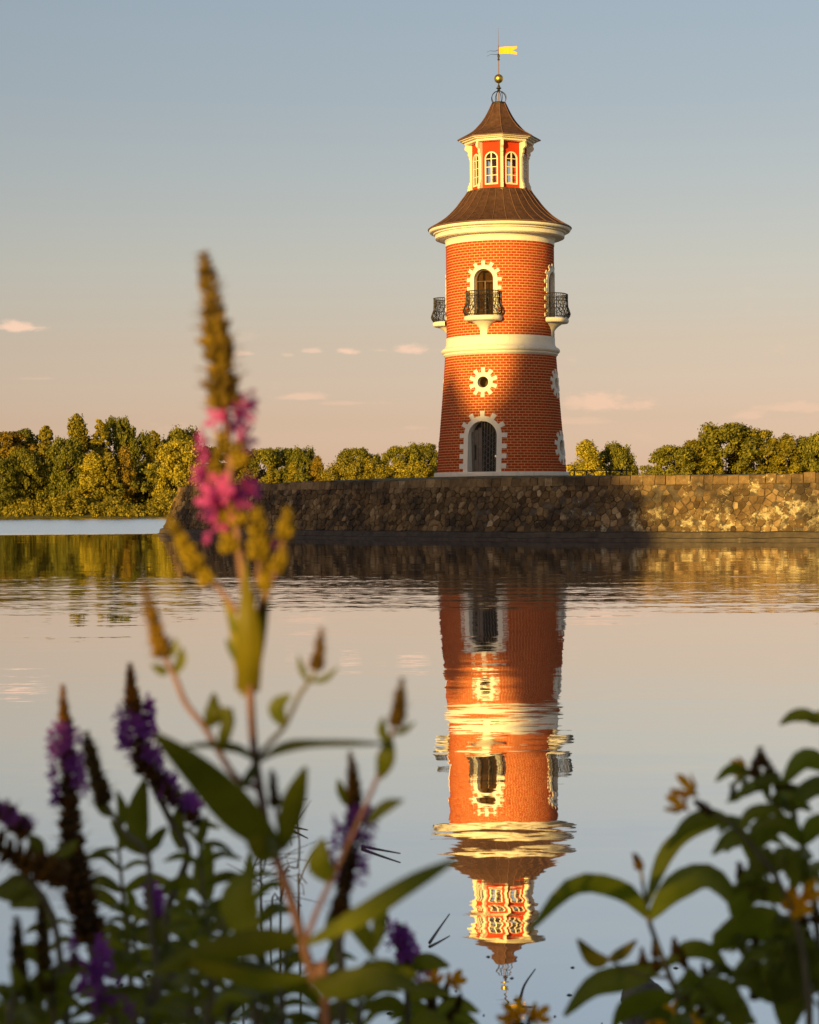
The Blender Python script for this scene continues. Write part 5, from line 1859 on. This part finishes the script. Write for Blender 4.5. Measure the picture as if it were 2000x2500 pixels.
for (bx, by, n_) in ((1600, 1640, 5), (1640, 1700, 6), (1560, 1760, 5), (1690, 1830, 7), (1600, 1860, 5), (1660, 1970, 7), (1560, 1990, 6), (1480, 2060, 6), (1620, 2060, 7), (1700, 2080, 6), (1540, 2130, 6), (1440, 2140, 5)):
    for k in range(n_):
        a = rp_.uniform(0, 6.28); l = rp_.uniform(38, 80)
        x0, y0 = bx + rp_.uniform(-26, 26), by + rp_.uniform(-26, 26)
        dx, dy = math.cos(a) * l, abs(math.sin(a)) * l * .55
        dd = E3 + rp_.uniform(-.06, .08)
        pleaf(y3, [(x0, y0, E3), (x0 + dx * .5, y0 - 10, dd), (x0 + dx, y0 + dy, dd)], rp_.uniform(16, 30), M_YLEAF)
    for k in range(3):
        x0, y0 = bx + rp_.uniform(-40, 40), by + rp_.uniform(-40, 30)
        pspike(y3, [(x0, y0 - 14, E3), (x0 + 2, y0, E3), (x0 + 3, y0 + 13, E3)], 8, 20, (.46, .42, .3), 'bud_cluster', hair=False)
    pstem(y3, [(bx - 20, by - 20, E3), (bx + 10, by + 20, E3), (bx + 60, by + 90, E3)], 4, 7, M_GSTEM, 'branch')
# small yellow flowers along the bottom
for (x, y, D8, lab) in ((915, 2062, 1.9, 'small yellow-flowered plant at the bottom centre beside the purple head'), (1090, 2135, 1.7, 'yellow blossoms at the bottom edge below the reflected roof'),
                        (1410, 2138, 1.7, 'yellow blossoms at the bottom edge in front of the stone'), (1452, 2108, 1.8, 'single yellow blossom right above the bottom edge behind the stone')):
    q = yl(lab, x, D8)
    ground_stem(q, [(x, y + 10, D8), (x + 3, 2170, D8), (x + 6, 2230, D8)], 9, 16, M_GSTEM)
    flower(q, x, y, D8, 'yellow', 1.2, Vector((-.2, -.9, .5)))
    if x in (915, 1090, 1410):
        flower(q, x + 38, y + 6, D8, 'yellow', 1.1, Vector((.3, -.9, .4)))
        flower(q, x - 20, y + 22, D8, 'yellow', .9, Vector((-.5, -.9, .3)))
    for k in range(5):
        sg = -1 if k % 2 else 1
        bx = x + rp_.uniform(-6, 30)
        pspike(q, [(bx + sg * 30, y + 4 + 14 * k, D8), (bx + sg * 26, y + 22 + 14 * k, D8), (bx + sg * 18, y + 44 + 14 * k, D8)], 10, 22, (.5, .45, .3), 'bud_cluster', hair=False)
        pleaf(q, [(x, y + 70 + 10 * k, D8), (x + sg * 45, y + 50 + 12 * k, D8), (x + sg * 95, y + 70 + 14 * k, D8)], 34, M_YLEAF)

# --- thin dry stalks standing in the shallows, sharper because farther off
M_DRY = mat('dry_stalk', (0.10, 0.075, 0.05), .8, vary=.4, scale=30)
for i, (x, yb, yt) in enumerate(((560, 1905, 1780), (600, 1940, 1700), (640, 1930, 1790), (520, 1930, 1800), (580, 1960, 1830))):
    Dd = 3.6 + .2 * i
    q = thing('dry_stalk', ['short thin dry stalk left of the tall reddish stem', 'longest thin dry stalk, touching the underside of the big leaf', 'thin dry stalk bending right of the tall reddish stem', 'leftmost thin dry stalk before the water', 'lowest thin dry stalk behind the reddish stem'][i], 'stalk', (0, 0, 0), 'thin dry stalks in the shallows')
    foot = Q(x, 2100, Dd); foot.z = bank_z(foot.x, foot.y) - .02
    q.location = foot
    pts = [foot, Q(x - 10, yb, Dd), Q(x + rp_.uniform(-10, 30), (yb + yt) / 2, Dd), Q(x + rp_.uniform(10, 60), yt, Dd), Q(x + rp_.uniform(40, 70), yt - 18, Dd)]
    MB().tube(spline(pts, 20), [.0028 - .0001 * k for k in range(20)], 5).build('stem', M_DRY, q)
    for k in range(5):
        t = pts[1].lerp(pts[3], .15 + .17 * k)
        MB().tube([t, t + Vector((rp_.uniform(-.04, .04), 0, .02)), t + Vector((rp_.uniform(-.08, .08), 0, rp_.uniform(.0, .05)))], [.0012, .001, .0005], 4).build('twig', M_DRY, q)

# --- stone, sticks and drift in the shallows
def water_pt(x, y):
    """where the ray through a view pixel meets the lake"""
    p = Q(x, y, 1.0) - CAMP
    return CAMP + p * (CAM_H / -p.z)


M_ROCK = mat('grey_boulder', (0.17, 0.14, 0.105), .85, vary=.45, scale=14, bump=.8, bscale=40, dirt=((.03, .028, .02), 9, .5, .8))
c = water_pt(1352, 2118)
mb = MB()
rg = random.Random(3)
for j in range(9):
    th = math.pi * j / 8
    for i in range(14):
        ph = 2 * math.pi * i / 14
        r = 1 + .10 * math.sin(3 * ph + 2 * th) + .07 * math.sin(5 * ph - th * 3) + rg.uniform(-.03, .03)
        mb.v.append((c.x + .062 * r * math.sin(th) * math.cos(ph), c.y + .06 * r * math.sin(th) * math.sin(ph), .022 + .05 * r * math.cos(th)))
mb.f += [(j * 14 + i, (j + 1) * 14 + i, (j + 1) * 14 + (i + 1) % 14, j * 14 + (i + 1) % 14) for j in range(8) for i in range(14)]
mb.build('boulder', M_ROCK, None, True, label='round grey stone lying in the shallow water at the bottom right', category='stone')
M_TWIG = mat('wet_twig', (0.045, 0.035, 0.025), .6, vary=.3, scale=30)
for (pts, z1, lab) in ((((1095, 2112), (1105, 2098), (1128, 2082)), .05, 'short dark forked stick poking out of the water under the reflected mast'),
                       (((763, 1786), (800, 1796), (843, 1807)), .012, 'thin dark reed blade lying on the water right of the purple spike'),
                       (((608, 1744), (628, 1750), (648, 1757)), .012, 'short dark reed blade floating left of the purple spike'),
                       (((905, 1990), (925, 1970), (947, 1948)), .03, 'pale bent reed stalk floating left of the reflected lantern'),
                       (((1330, 2135), (1352, 2120), (1372, 2128)), .02, 'dark twig beside the grey stone in the shallows')):
    W_ = [water_pt(*p) for p in pts]
    for k, p in enumerate(W_):
        p.z = .006 + z1 * k / 2
    MB().tube(spline(W_, 9), [.006 * (W_[0].y / 7) * (1 - .08 * k) for k in range(9)], 5).build('floating_stick', M_TWIG, None, label=lab, category='stick')
mb = MB()
rg = random.Random(8)
for i in range(150):
    x = rg.uniform(-1.5, 1.7); y = 5.35 + rg.expovariate(1.0) * .45
    if y > 6.4:
        continue
    s = rg.uniform(.003, .009); a = rg.uniform(0, 6.28)
    z = .004
    n = 5
    o = len(mb.v)
    mb.v.append((x, y, z + s * .12))
    mb.v += [(x + s * math.cos(a + 6.28 * k / n) * rg.uniform(.6, 1.6), y + s * math.sin(a + 6.28 * k / n) * rg.uniform(.6, 1.3), z - .003) for k in range(n)]
    mb.f += [(o, o + 1 + k, o + 1 + (k + 1) % n) for k in range(n)]
mb.build('floating_debris', M_TWIG, None, kind='stuff', label='dark specks of drift on the shallow water at the bottom', category='debris')
